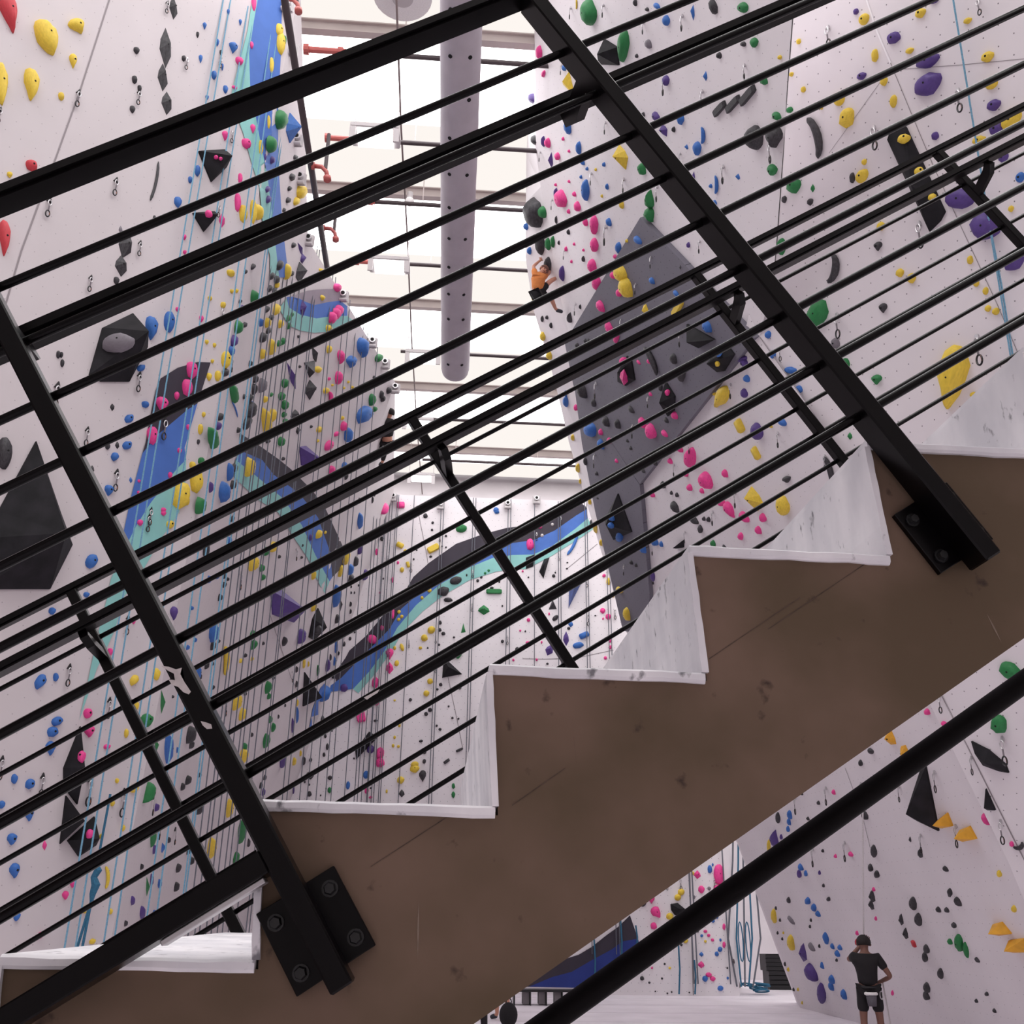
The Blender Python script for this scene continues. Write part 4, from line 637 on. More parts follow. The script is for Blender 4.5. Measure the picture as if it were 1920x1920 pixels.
def outline(shape, rg):
    n = 14; P = []
    if shape == 'd':
        ang = [90, 30, -20, -90, -165, 150]; rr = [0.5, 0.42, 0.5, 0.5, 0.47, 0.4]
        return [(0.95 * r_ * cos(radians(a + rg.uniform(-6, 6))) * 1.0, r_ * sin(radians(a)) if abs(a) == 90 else r_ * 0.8 * sin(radians(a))) for a, r_ in zip(ang, rr)]
    if shape == 'k': return [(0.0, 0.5), (0.5, -0.42), (-0.5, -0.5)]
    if shape == 'b':
        return [(-0.5, -0.35), (-0.4, -0.5), (0.4, -0.5), (0.5, -0.35), (0.5, 0.35), (0.4, 0.5), (-0.4, 0.5), (-0.5, 0.35)]
    for k in range(n):
        a = 2 * pi * k / n; x, y = cos(a) * 0.5, sin(a) * 0.5
        if shape == 't':
            wdt = 1.0 if y > 0.1 else max(0.3, 1.0 - (0.1 - y) * 1.2)
            x *= wdt; x = x * (1 + 0.1 * sin(a))
        j = 1 + rg.uniform(-0.09, 0.09) if shape in 'ost' else 1
        P.append((x * j, y * j))
    return P
HMESH = {}
def hold_mesh(shape, c, var):
    key = (shape, c, var)
    if key in HMESH: return HMESH[key]
    rg = random.Random(hash((shape, var)) % 9999 if False else ord(shape) * 31 + var * 7)
    bm = bm_new()
    if shape == 'c':
        pts = []; rad = []
        for k in range(9):
            a = radians(-70 + 140 * k / 8); pts.append((0.55 * cos(a) - 0.45 + 0.12, 0.5 * sin(a) / sin(radians(70)), 0.18)); rad.append(0.06 + 0.17 * sin(pi * (k + 0.4) / 8.8))
        tube(bm, pts, 0.1, 8, rad=rad)
    else:
        O = outline(shape, rg); ox, oy = rg.uniform(-0.1, 0.1), rg.uniform(0.0, 0.15)
        if shape in 'dk': lv = [(1.0, 0.0), (0.97, 0.1)]
        elif shape == 'b': lv = [(1.0, 0.0), (1.0, 0.6), (0.85, 1.0)]
        else: lv = [(1.0, 0.0), (0.98, 0.22), (0.84, 0.62), (0.55, 0.92), (0.25, 1.0)]
        rings = []
        for s, z in lv: rings.append([bm.verts.new((p[0] * s + ox * (1 - s), p[1] * s + oy * (1 - s), z + (rg.uniform(-0.05, 0.05) if 0.2 < z < 0.99 and shape in 'ost' else 0))) for p in O])
        n = len(O)
        for a, b in zip(rings, rings[1:]):
            for k in range(n): bm.faces.new((a[k], a[(k + 1) % n], b[(k + 1) % n], b[k]))
        if shape in 'dk':
            t = bm.verts.new((ox * 1.5, oy + 0.02, 1.0))
            for k in range(n): bm.faces.new((rings[-1][k], rings[-1][(k + 1) % n], t))
        else: bm.faces.new(rings[-1])
    bmesh.ops.recalc_face_normals(bm, faces=bm.faces)
    me = bpy.data.meshes.new('climbing_hold'); bm.to_mesh(me); bm.free(); me.materials.append(HM[c])
    if shape not in 'dkb':
        for p in me.polygons: p.use_smooth = True
    HMESH[key] = me; return me
bm = bm_new(); tube(bm, [(0, 0, -0.02), (0, 0, 0.006)], 0.017, 12); BOLT = bpy.data.meshes.new('bolt_hole'); bm.to_mesh(BOLT); bm.free(); BOLT.materials.append(M['hole'])
def frame_at(loc, n, turn=0.0):
    """frame in the wall plane whose long axis points up as seen, turned by turn degrees"""
    v = Vector((0, 0, 1)) - n * n.z; v.normalize(); u = v.cross(n).normalized()
    pu, pv = proj(loc + u * 0.05)[0] - proj(loc - u * 0.05)[0], proj(loc + v * 0.05)[0] - proj(loc - v * 0.05)[0]
    tx, ty = -sin(radians(turn)), -cos(radians(turn)); det = pu.x * pv.y - pu.y * pv.x
    if abs(det) > 1e-4:
        a, b = (tx * pv.y - ty * pv.x) / det, (pu.x * ty - pu.y * tx) / det
        v = (u * a + v * b).normalized(); u = v.cross(n).normalized()
    R3 = Matrix((u, v, n)).transposed()
    return (Matrix.Translation(loc) @ R3.to_4x4()), u, v
def px_scale(loc, d):
    a, b = proj(loc - d * 0.05)[0], proj(loc + d * 0.05)[0]; return max((b - a).length / 0.1, 1e-3)
SHN = dict(o='rounded', t='teardrop', d='faceted', k='pyramid', c='curved', b='bar-shaped', s='small')
WN = {'wall_left': 'the left wall', 'wall_right': 'the overhanging right wall', 'wall_end': 'the end wall'}
# volumes: polygon in image, height in metres, apex bias
VOLS = [('k', [(371, 284), (419, 281), (423, 315), (395, 342)], 0.35, (408, 308), 'dark pyramid volume with pale top on the left wall, above a second one'),
        ('k', [(360, 400), (400, 397), (398, 415), (381, 435)], 0.3, (385, 415), 'dark pyramid volume on the left wall, below the larger one'),
        ('k', [(191, 615), (247, 588), (275, 652), (241, 716), (188, 716), (166, 703)], 0.5, (236, 640), 'large black six-sided volume with a rock-shaped hold on it'),
        ('k', [(66, 828), (112, 962), (134, 1022), (92, 1105), (-40, 1105), (-40, 1010), (-5, 960)], 0.6, (70, 1015), 'huge black volume with chalk marks low on the left wall'),
        ('k', [(149, 1362), (147, 1460), (143, 1508), (118, 1475), (118, 1440)], 0.25, (136, 1440), 'tall black spike volume on the left wall beside pink holds'),
        ('k', [(122, 1492), (156, 1538), (111, 1582)], 0.3, (130, 1540), 'black triangular volume under the tall spike volume'),
        ('k', [(175, 1531), (178, 1585), (146, 1606), (125, 1576)], 0.3, (158, 1572), 'black diamond volume with a pink hold behind blue ropes'),
        ('u', [(506, 1107), (521, 1102), (555, 1150), (549, 1167), (510, 1152)], 0.5, (530, 1135), 'purple kite-shaped volume on the far part of the left wall'),
        ('u', [(560, 838), (572, 836), (590, 865), (582, 880), (564, 872)], 0.4, (572, 860), 'purple volume on the left wall above the painted stripe'),
        ('k', [(570, 1260), (592, 1312), (567, 1324)], 0.4, (576, 1300), 'black triangle volume near the corner of the left wall'),
        ('k', [(595, 1140), (600, 1160), (588, 1200), (578, 1195), (585, 1160)], 0.3, (590, 1170), 'narrow black volume in the corner of the left wall'),
        ('k', [(1135, 73), (1159, 88), (1162, 122), (1125, 120)], 0.25, (1145, 95), 'grey volume with green hold chalk near the top of the right wall'),
        ('k', [(1690, 226), (1701, 239), (1774, 397), (1765, 414), (1745, 434), (1666, 262), (1671, 246)], 0.22, (1728, 345), 'long black volume with three yellow holds on the right wall'),
        ('k', [(1290, 607), (1342, 636), (1312, 652)], 0.25, (1312, 634), 'black spike volume on the grey overhang panel'),
        ('k', [(1351, 655), (1370, 652), (1379, 664), (1360, 695), (1347, 697), (1330, 680)], 0.3, (1355, 672), 'black volume with a small yellow hold on the right wall'),
        ('k', [(1177, 667), (1186, 677), (1192, 712), (1175, 723), (1160, 715)], 0.25, (1178, 692), 'black volume with pink holds on the grey panel'),
        ('k', [(1250, 715), (1267, 742), (1266, 768), (1254, 780), (1249, 745)], 0.25, (1258, 748), 'tall black spike volume at the edge of the grey panel'),
        ('k', [(1135, 975), (1160, 925), (1186, 997), (1152, 1012)], 0.35, (1160, 975), 'black kite volume with blue holds low on the grey panel'),
        ('k', [(1020, 1049), (1030, 1046), (1019, 1085), (1011, 1072)], 0.3, (1019, 1062), 'slim black kite volume on the end wall'),
        ('k', [(986, 1046), (1002, 1040), (1000, 1062), (986, 1067)], 0.15, (994, 1053), 'small black square volume on the teal wave'),
        ('b', [(1094, 1086), (1067, 1107), (1066, 1140)], 0.35, (1074, 1110), 'dark blue triangular volume on the end wall'),
        ('k', [(832, 1232), (866, 1264), (829, 1271)], 0.35, (840, 1255), 'black triangular volume on the end wall beside a green hold'),
        ('k', [(666, 1407), (692, 1372), (709, 1382), (668, 1424)], 0.35, (688, 1398), 'dark angular volume low in the wall corner'),
        ('k', [(1738, 1437), (1762, 1557), (1722, 1538), (1712, 1517), (1728, 1443)], 0.35, (1735, 1510), 'tall black shark-fin volume above the belayer'),
        ('k', [(1850, 1478), (1868, 1518), (1854, 1518)], 0.15, (1857, 1508), 'small black triangle volume at the panel seam on the right'),
        ('k', [(1823, 1389), (1855, 1405), (1887, 1432), (1893, 1448), (1875, 1445), (1845, 1434), (1830, 1412)], 0.15, (1858, 1424), 'black half-moon volume beside a quickdraw on the bright right panel'),
        ('o', [(1760, 1537), (1778, 1523), (1788, 1548), (1768, 1552)], 0.25, (1775, 1536), 'orange-yellow pyramid volume touching the black fin'),
        ('o', [(1802, 1555), (1820, 1548), (1833, 1572), (1808, 1577)], 0.25, (1816, 1560), 'orange-yellow pyramid volume right of its twin under the black fin'),
        ('o', [(1864, 1732), (1880, 1728), (1898, 1750), (1876, 1753)], 0.25, (1880, 1738), 'upper of two orange-yellow pyramid volumes low on the right wall'),
        ('o', [(1894, 1762), (1925, 1758), (1928, 1784), (1905, 1785)], 0.25, (1910, 1770), 'lower of two orange-yellow pyramid volumes low on the right wall'),
        ('k', [(1275, 958 + 62), (1283, 1012), (1283, 1026), (1270, 1028)], 0.2, (1277, 1022), 'small black triangle volume above the stair tread'),
        ('k', [(1257, 1695), (1270, 1693), (1284, 1704), (1285, 1717), (1265, 1716), (1258, 1706)], 0.25, (1270, 1704), 'black six-sided volume by the floor of the end wall')]
VPX = []
for c, poly, hgt, apex, label in VOLS:
    hs = [cast(*p) for p in poly]; ha = cast(*apex)
    if ha is None or any(h is None for h in hs): continue
    n = ha[1]; bm = bm_new()
    base = [bm.verts.new(h[0] - n * 0.02) for h in hs]; lip = [bm.verts.new(h[0] + n * 0.03) for h in hs]
    a = bm.verts.new(ha[0] + n * hgt); k = len(base)
    for i in range(k):
        bm.faces.new((base[i], base[(i + 1) % k], lip[(i + 1) % k], lip[i])); bm.faces.new((lip[i], lip[(i + 1) % k], a))
    bm.faces.new(list(reversed(base)))
    bmesh.ops.recalc_face_normals(bm, faces=bm.faces)
    SURF.append(([v.co.copy() for v in lip + [a]], [[i, (i + 1) % k, k] for i in range(k)], ha[2]))
    tag(mesh_obj('climbing_volume', bm, VM[c]), label, 'climbing volume', 'climbing volumes')
    VPX.append((apex, label))
BVH, BNAMES = rebuild_bvh()
HOLDS.sort(key=lambda h: -(h[4] * h[5]))
small_bm = {}; n_ind = 0
for c, sh, x, y, wpx, hpx, turn in HOLDS:
    h = cast(x, y)
    if h is None: continue
    loc, n, wname = h
    mtx, u, v = frame_at(loc - n * 0.004, n, turn)
    su, sv = px_scale(loc, u), px_scale(loc, v)
    hm = hpx / sv; wm = wpx / su
    wm = min(wm, hm * 2.6, 1.2) if hpx > wpx * 0.6 else min(wm, 1.3); hm = min(hm, 2.2)
    dep = 0.42 * min(wm, hm) + 0.02
    if sh in 'dk': dep *= 0.9
    if sh == 'c': dep = 0.9 * min(wm, hm)
    me = hold_mesh('o' if sh == 's' else sh, c, int(x * 3 + y) % 3)
    sc = mtx @ Matrix.Diagonal((wm, hm, dep, 1))
    if n_ind < 300:
        n_ind += 1
        sz = 'small' if hm * wm < 0.02 else ('large' if hm * wm > 0.09 else 'medium')
        near_v = min(VPX, key=lambda q: (q[0][0] - x) ** 2 + (q[0][1] - y) ** 2)
        extra = ' beside a volume' if (near_v[0][0] - x) ** 2 + (near_v[0][1] - y) ** 2 < 32 ** 2 else ''
        part = ''
        if wname == 'wall_left': part = ', far part' if x > 430 else ', near part'
        if wname == 'wall_right': part = ', by the belayer' if y > 1300 else (', bright near panels' if x > 1460 else ', behind the railing')
        if wname == 'wall_end': part = ', near the floor' if y > 1550 else ''
        shn = SHN[sh] if sh != 's' else 'rounded'
        label = f'{sz} {HN[c]} {shn} hold on {WN.get(wname, "the wall")}{part}{extra}'
        e = empty('climbing_hold', loc, label, 'climbing hold', f'{HN[c]} {shn} holds on {WN.get(wname, "the wall")}') if min(wpx, hpx) > 14 and sh not in 'ck' else None
        if e is None:
            o = bpy.data.objects.new('climbing_hold', me); link(o); o.matrix_world = sc
            tag(o, label, 'climbing hold', f'{HN[c]} {shn} holds on {WN.get(wname, "the wall")}')
        else:
            inv = Matrix.Translation(-loc)
            o = bpy.data.objects.new('hold_body', me); link(o, e); o.matrix_local = inv @ sc
            q = bpy.data.objects.new('bolt_hole', BOLT); link(q, e)
            zc = dep * (0.98 if sh not in 'dk' else 0.80)
            q.matrix_local = inv @ mtx @ Matrix.Translation((wm * 0.03, hm * 0.04, zc)) @ Matrix.Scale(0.75, 4)
    else:
        small_bm.setdefault(c, []).append((me, sc))
allm = bm_new(); slots = list(small_bm)
for si, c in enumerate(slots):
    for me, sc in small_bm[c]:
        st0 = len(allm.verts); f0 = len(allm.faces); tmp = bmesh.new(); tmp.from_mesh(me); tmp.transform(sc)
        vm = {}
        for vv in tmp.verts: vm[vv.index] = allm.verts.new(vv.co)
        for ff in tmp.faces:
            g = allm.faces.new([vm[q.index] for q in ff.verts]); g.material_index = si; g.smooth = True
        tmp.free()
me = bpy.data.meshes.new('foot_holds'); allm.to_mesh(me); allm.free()
for c in slots: me.materials.append(HM[c])
o = mesh_obj('foot_holds', me, None); tag(o, 'hundreds of tiny coloured foot holds dotted over all the climbing walls', 'climbing hold', kind='stuff')
# ------------------------------------------------------------------ quickdraws
def qd_meshes():
    X, Y, Z = Vector((1, 0, 0)), Vector((0, 1, 0)), Vector((0, 0, 1)); out = {}
    bm = bm_new(); box(bm, (-0.02, -0.03, -0.035), (0.02, 0.004, 0.03), 0.006); ring(bm, Vector((0, -0.03, -0.03)), Y, Z, 0.016, 0.018, 0.005, 10, 5); out['hanger'] = (bm, M['metal'])
    bm = bm_new(); ring(bm, Vector((0, -0.045, -0.075)), X, Z, 0.028, 0.05, 0.009); out['top_carabiner'] = (bm, M['metal'])
    bm = bm_new(); box(bm, (-0.011, -0.049, -0.225), (0.011, -0.041, -0.115), 0.002); out['sling'] = (bm, M['sling'])
    bm = bm_new(); ring(bm, Vector((0, -0.045, -0.275)), X, Z, 0.032, 0.057, 0.010); out['rope_carabiner'] = (bm, M['darkmetal'])
    bm = bm_new(); tube(bm, [(0.030, -0.046, -0.30), (0.027, -0.046, -0.24)], 0.0085, 6); out['gate'] = (bm, M['orange_gate'])
    r = {}
    for k, (bm, m) in out.items():
        me = bpy.data.meshes.new(k); bm.to_mesh(me); bm.free(); me.materials.append(m); r[k] = me
    return r
QD = qd_meshes()
bm = bm_new(); tr = [(-0.045, -0.045), (0.045, -0.045), (0.0, 0.06)]; A = [bm.verts.new((x, 0.002, z)) for x, z in tr]; B = [bm.verts.new((x * 0.8, -0.032, z * 0.8)) for x, z in tr]
bm.faces.new(B); bm.faces.new(list(reversed(A)))
for i in range(3): bm.faces.new((A[i], A[(i + 1) % 3], B[(i + 1) % 3], B[i]))
bmesh.ops.recalc_face_normals(bm, faces=bm.faces); HP = bpy.data.meshes.new('hanger_cover'); bm.to_mesh(HP); bm.free(); HP.materials.append(M['plastic_black'])
DRAWS = {(0, 0): '590 690 150;1400 440 90;1043 690 130;870 1350 150;1050 1820 100;370 1500 160;1655 430 70;1740 990 70;1640 1540 80;1255 20 90;0 820 120', (0, 480): '680 160 130;75 470 120;430 970 190;655 1300 140;1045 890 150;875 1620 160;1235 1230 170;1665 400 70;1735 770 100;1130 1900 40',
 (0, 960): '520 1160 150;1115 30 110;960 790 50;1800 460 130;1690 1400 130;820 1410 50;15 1850 80', (0, 1440): '675 80 200;925 180 180;1145 220 130;1195 410 80;320 60 60;1310 460 60',
 (480, 960): '300 280 90;1165 380 80;1380 170 60;1625 440 50;1620 690 60;1150 960 60;1350 930 60;1885 930 70;990 330 60;270 1200 60;1350 1150 60', (960, 0): '445 60 110;690 40 120;990 170 90;1283 120 150;1750 490 110;1145 600 150;1433 685 155;705 920 110;1590 1250 160;845 1345 130;600 1300 110;710 1700 170;1095 1400 140;375 490 90;305 1500 90;215 1140 90;1410 1810 80;1105 1740 90;395 1880 80;1265 1150 60',
 (1440, 0): '455 210 195;800 960 215;1430 680 215;1140 1680 225;25 1080 180;1580 5 60', (1440, 480): '525 445 205;1575 610 245;95 690 110;80 1330 120;430 1500 90', (960, 480): '635 955 135;1265 575 125;1025 1060 90;625 1490 110;910 1270 110;1645 965 120;1270 10 90;1045 10 80;930 210 90;480 360 100;1220 1570 90;1680 1780 120;820 480 60;1335 1400 90',
 (960, 960): '1060 240 90;1300 150 90;1510 0 110;845 400 80;560 500 70;570 770 90;770 730 80;365 40 60;185 160 60;350 310 60', (1440, 960): '1290 1375 135;1765 1700 200;1530 1840 90', (1440, 1440): '210 225 120;440 150 125;700 115 70;985 140 60;1255 30 150;580 560 135;340 610 125;1150 505 130;1415 435 155;1750 400 165', (960, 1440): '1262 830 80;1160 850 50;1515 830 70'}
for (ox, oy), txt in DRAWS.items():
    for it in txt.split(';'):
        x, y, hh = [float(q) for q in it.split()]; x = ox + x / 4; y = oy + y / 4; hh /= 4
        h = cast(x, y)
        if h is None: continue
        loc, n, wn = h; d = proj(loc)[1]
        s = max(0.7, min(2.0, hh * d / F / 0.33))
        tail = {'wall_left': 'clipped to a hanger on the left wall', 'wall_right': 'clipped to a hanger on the overhanging right wall', 'wall_end': 'clipped to a hanger on the end wall'}[wn]
        e = empty('quickdraw', loc, 'short quickdraw sling with two carabiners ' + tail, 'quickdraw', 'quickdraws ' + tail)
        nh = Vector((n.x, n.y, 0)).normalized(); ang = math.atan2(nh.x, -nh.y)
        e.rotation_euler = (0, 0, ang); e.scale = (s, s, s)
        for k, me in QD.items():
            if k == 'hanger' and wn == 'wall_left' and x < 330: k, me = 'hanger_cover', HP
            q = bpy.data.objects.new(k, me); link(q, e)
# black hangers showing on the near left wall get a dark triangle plate
# ------------------------------------------------------------------ ropes and pulleys
def rope(px, py, m, label, group, z1=1.2, z0=None, off=0.12, pair=0.0, r=0.011, top=None):
    h = cast(px, py)
    if h is None: return
    loc, n, wn = h; nh = Vector((n.x, n.y, 0)).normalized(); p = loc + nh * off
    zt = top if top else (15.9 if p.y < 14.5 else 14.9 - 0.7 * min(1, max(0, (p.y - 16.6) / 5.2)))
    bm = bm_new(); side = Vector((0, 0, 1)).cross(nh)
    for s in ((0,) if not pair else (-pair / 2, pair / 2)):
        a = p + side * s; sw = random.uniform(-0.03, 0.03)
        tube(bm, [(a.x, a.y, zt), (a.x + sw, a.y, (zt + z1) / 2), (a.x, a.y, z1)], r, 5)
    tag(mesh_obj('climbing_rope', bm, m), label, 'rope', group)
for x in (304, 360, 418, 453):
    rope(x, 630, M['rope_blue'], 'pair of light blue rope strands hanging down the near left wall', 'blue ropes on the left wall', pair=0.13, r=0.0105, off=0.22)
for x in (478, 488, 495, 505, 513, 522, 530, 540, 550, 566, 571, 602, 608, 630, 640, 652, 667, 676, 697):
    rope(x, 680 if x > 640 else 640, M['rope_dark'], 'thin dark top-rope hanging down the far part of the left wall', 'dark ropes on the left wall', r=0.010)
for x, y in ((690, 1000), (697, 1000), (703, 1000), (712, 1000), (722, 1000), (728, 1000), (733, 1000), (741, 1000), (744, 1000), (768, 1100), (821, 1100), (826, 1100), (882, 1120), (887, 1120), (950, 1120), (955, 1120), (1001, 1150), (1047, 1150), (1051, 1150), (1098, 1120), (1102, 1120), (1140, 1200), (1146, 1200)):
    rope(x, y, M['rope_dark'], 'thin dark top-rope hanging in front of the end wall', 'dark ropes on the end wall', r=0.013, z1=1.0)
for x, m in ((1291, 'rope_dark'), (1298, 'rope_dark'), (1357, 'rope_dark'), (1362, 'rope_pale')):
    rope(x, 1700, M[m], 'dark rope hanging by the right end of the end wall', 'ropes at the end wall corner', r=0.02, z1=0.3, off=0.2)
for x, y0, y1 in ((1113, 1745, 1860), (1163, 1715, 1815), (1192, 1735, 1780), (1272, 1770, 1880), (1302, 1800, 1880)):
    a, b = on_y(x, y0, 28.8), on_y(x + 2, y1, 28.8); b.z = max(b.z, 0.05)
    bm = bm_new(); tube(bm, [a, a.lerp(b, 0.5) + Vector((0.03, 0, 0)), b], 0.022, 6); tag(mesh_obj('climbing_rope', bm, M['rope_teal']), 'teal rope tail hanging near the floor of the end wall', 'rope', 'teal rope tails')
# bundle of ropes with loops right of the end wall
for k, (x, m) in enumerate(((1378, 'rope_dark'), (1384, 'rope_teal'), (1389, 'rope_dark'), (1394, 'rope_teal'), (1400, 'rope_dark'))):
    a = on_y(x, 1300, 28.9); b = on_y(x + 4 + k * 2, 1850, 28.9)
    bm = bm_new(); tube(bm, [a, a.lerp(b, 0.6) + Vector((0.05 * (k - 2), 0, 0)), a.lerp(b, 0.85) + Vector((0.12 * (k - 2), 0, 0)), b], 0.024, 6)
    if k % 2: ring(bm, a.lerp(b, 0.86), Vector((1, 0, 0)), Vector((0, 0, 1)), 0.06, 0.5, 0.018, 16, 5)
    tag(mesh_obj('climbing_rope', bm, M[m]), 'long rope with hanging loops beside the end wall', 'rope', 'looped ropes beside the end wall')
c = on_y(1417, 1851, 29.6); c.z = 0.1; bm = bm_new()
for k in range(7): ring(bm, c + Vector((random.uniform(-.25, .25), random.uniform(-.2, .2), 0.03 * k)), Vector((1, 0, random.uniform(-.2, .2))).normalized(), Vector((0, 1, random.uniform(-.3, .3))).normalized(), 0.16 + 0.05 * random.random(), 0.14, 0.022, 18, 5)
tag(mesh_obj('rope_pile', bm, M['rope_teal']), 'loose teal rope coil lying on the floor mats', 'rope')
# knotted rope tail low on the near left wall
h = cast(150, 1640); p = h[0] + h[1] * 0.3; bm = bm_new()
tube(bm, [p + Vector((0.02, 0, 0.9)), p + Vector((0, 0, 0.2)), p], 0.016, 6)
tube(bm, [p + Vector((0, 0, 0.12)), p + Vector((0.02, 0, 0.06)), p + Vector((-0.015, 0, -0.02)), p + Vector((0.02, 0, -0.1)), p + Vector((0, 0, -0.2)), p + Vector((0, 0, -0.28))], 0.03, 8, rad=[0.016, 0.045, 0.038, 0.05, 0.036, 0.02])
tube(bm, [p - Vector((0, 0, 0.25)), p + Vector((-0.08, 0, -0.8)), p + Vector((-0.16, 0, -1.5))], 0.017, 6); tube(bm, [p - Vector((0, 0, 0.25)), p + Vector((-0.02, 0, -0.8)), p + Vector((-0.06, 0, -1.5))], 0.017, 6)
tag(mesh_obj('knotted_rope', bm, M['rope_teal']), 'knotted teal rope end hanging low on the near left wall', 'rope')
# near right wall rope
for x, y, m in ((1830, 200, 'rope_blue'), ):
    a = cast(1797, 0); b = cast(1905, 660); bm = bm_new()
    if a and b:
        pa = a[0] + a[1] * 0.1; pb = b[0] + b[1] * 0.12; d = pb - pa
        tube(bm, [pa - d * 0.25, pa, pa.lerp(pb, 0.5) + Vector((0, 0, 0)), pb, pb + d * 0.2], 0.011, 6); s = Vector((0.028, 0, 0)); tube(bm, [pa.lerp(pb, 0.62), pa.lerp(pb, 0.8) + s, pb + s, pb + d * 0.2 + s], 0.011, 6)
        tag(mesh_obj('climbing_rope', bm, M['rope_blue']), 'bright blue rope hanging past purple holds on the near right wall', 'rope')
def pulley(px, py, s=1.0, d=None, label='', group=''):
    h = cast(px, py + 6) or cast(px - 8, py + 14)
    if h is None: return
    loc, n, wn = h; dist = proj(loc)[1]; p = at(px, py, dist - 0.1)
    e = empty('belay_anchor', p, label, 'pulley', group)
    Yn = Vector((0, -1, 0)); X = Vector((1, 0, 0)); w_ = 0.17 * s
    bm = bm_new(); box(bm, (p.x - w_, p.y, p.z - 0.2 * s), (p.x + w_, p.y + 0.05, p.z + 0.2 * s), 0.02); mesh_obj('plate', bm, M['housing'], e)
    bm = bm_new(); tube(bm, [p + Vector((0, 0.0, 0.06 * s)), p + Vector((0, -0.07, 0.06 * s))], 0.1 * s, 16); mesh_obj('wheel', bm, M['metal'], e)
    bm = bm_new(); tube(bm, [p + Vector((0, -0.06, 0.06 * s)), p + Vector((0, -0.08, 0.06 * s))], 0.06 * s, 12); mesh_obj('axle', bm, M['hole'], e)
    bm = bm_new(); tube(bm, [p + Vector((-0.12 * s, -0.04, -0.16 * s)), p + Vector((0.12 * s, -0.04, -0.16 * s))], 0.05 * s, 10); mesh_obj('bar', bm, M['housing'], e)
for x, y in ((538, 10), (546, 92), (556, 262), (562, 335), (578, 450), (643, 555), (698, 642), (722, 682), (741, 728)):
    pulley(x, y, 0.72, label='white plate belay anchor with round wheel on top of the left wall', group='belay anchors on the left wall')
for x, y in ((737, 932), (826, 947), (952, 946), (1006, 937), (1048, 915)):
    pulley(x, y, 0.75, label='small metal belay anchor on top of the end wall', group='belay anchors on the end wall')

# ------------------------------------------------------------------ people
def skin_mesh(name, J, E_, root):
    idx = {k: i for i, k in enumerate(J)}
    me = bpy.data.meshes.new(name); me.from_pydata([Vector(v[0]) for v in J.values()], [(idx[a], idx[b]) for a, b in E_], [])
    ob = bpy.data.objects.new(name, me); COL.objects.link(ob)
    sk = ob.modifiers.new('skin', 'SKIN'); sk.use_smooth_shade = True
    for i, v in enumerate(J.values()):
        r_ = v[1]; me.skin_vertices[0].data[i].radius = (r_, r_) if not isinstance(r_, tuple) else r_
        me.skin_vertices[0].data[i].use_root = False
    me.skin_vertices[0].data[idx[root]].use_root = True
    ss = ob.modifiers.new('sub', 'SUBSURF'); ss.levels = 2; ss.render_levels = 2
    dg = bpy.context.evaluated_depsgraph_get(); dg.update()
    m2 = bpy.data.meshes.new_from_object(ob.evaluated_get(dg)); m2.materials.clear()
    bpy.data.objects.remove(ob); m2.name = name
    for p in m2.polygons: p.use_smooth = True
    return m2
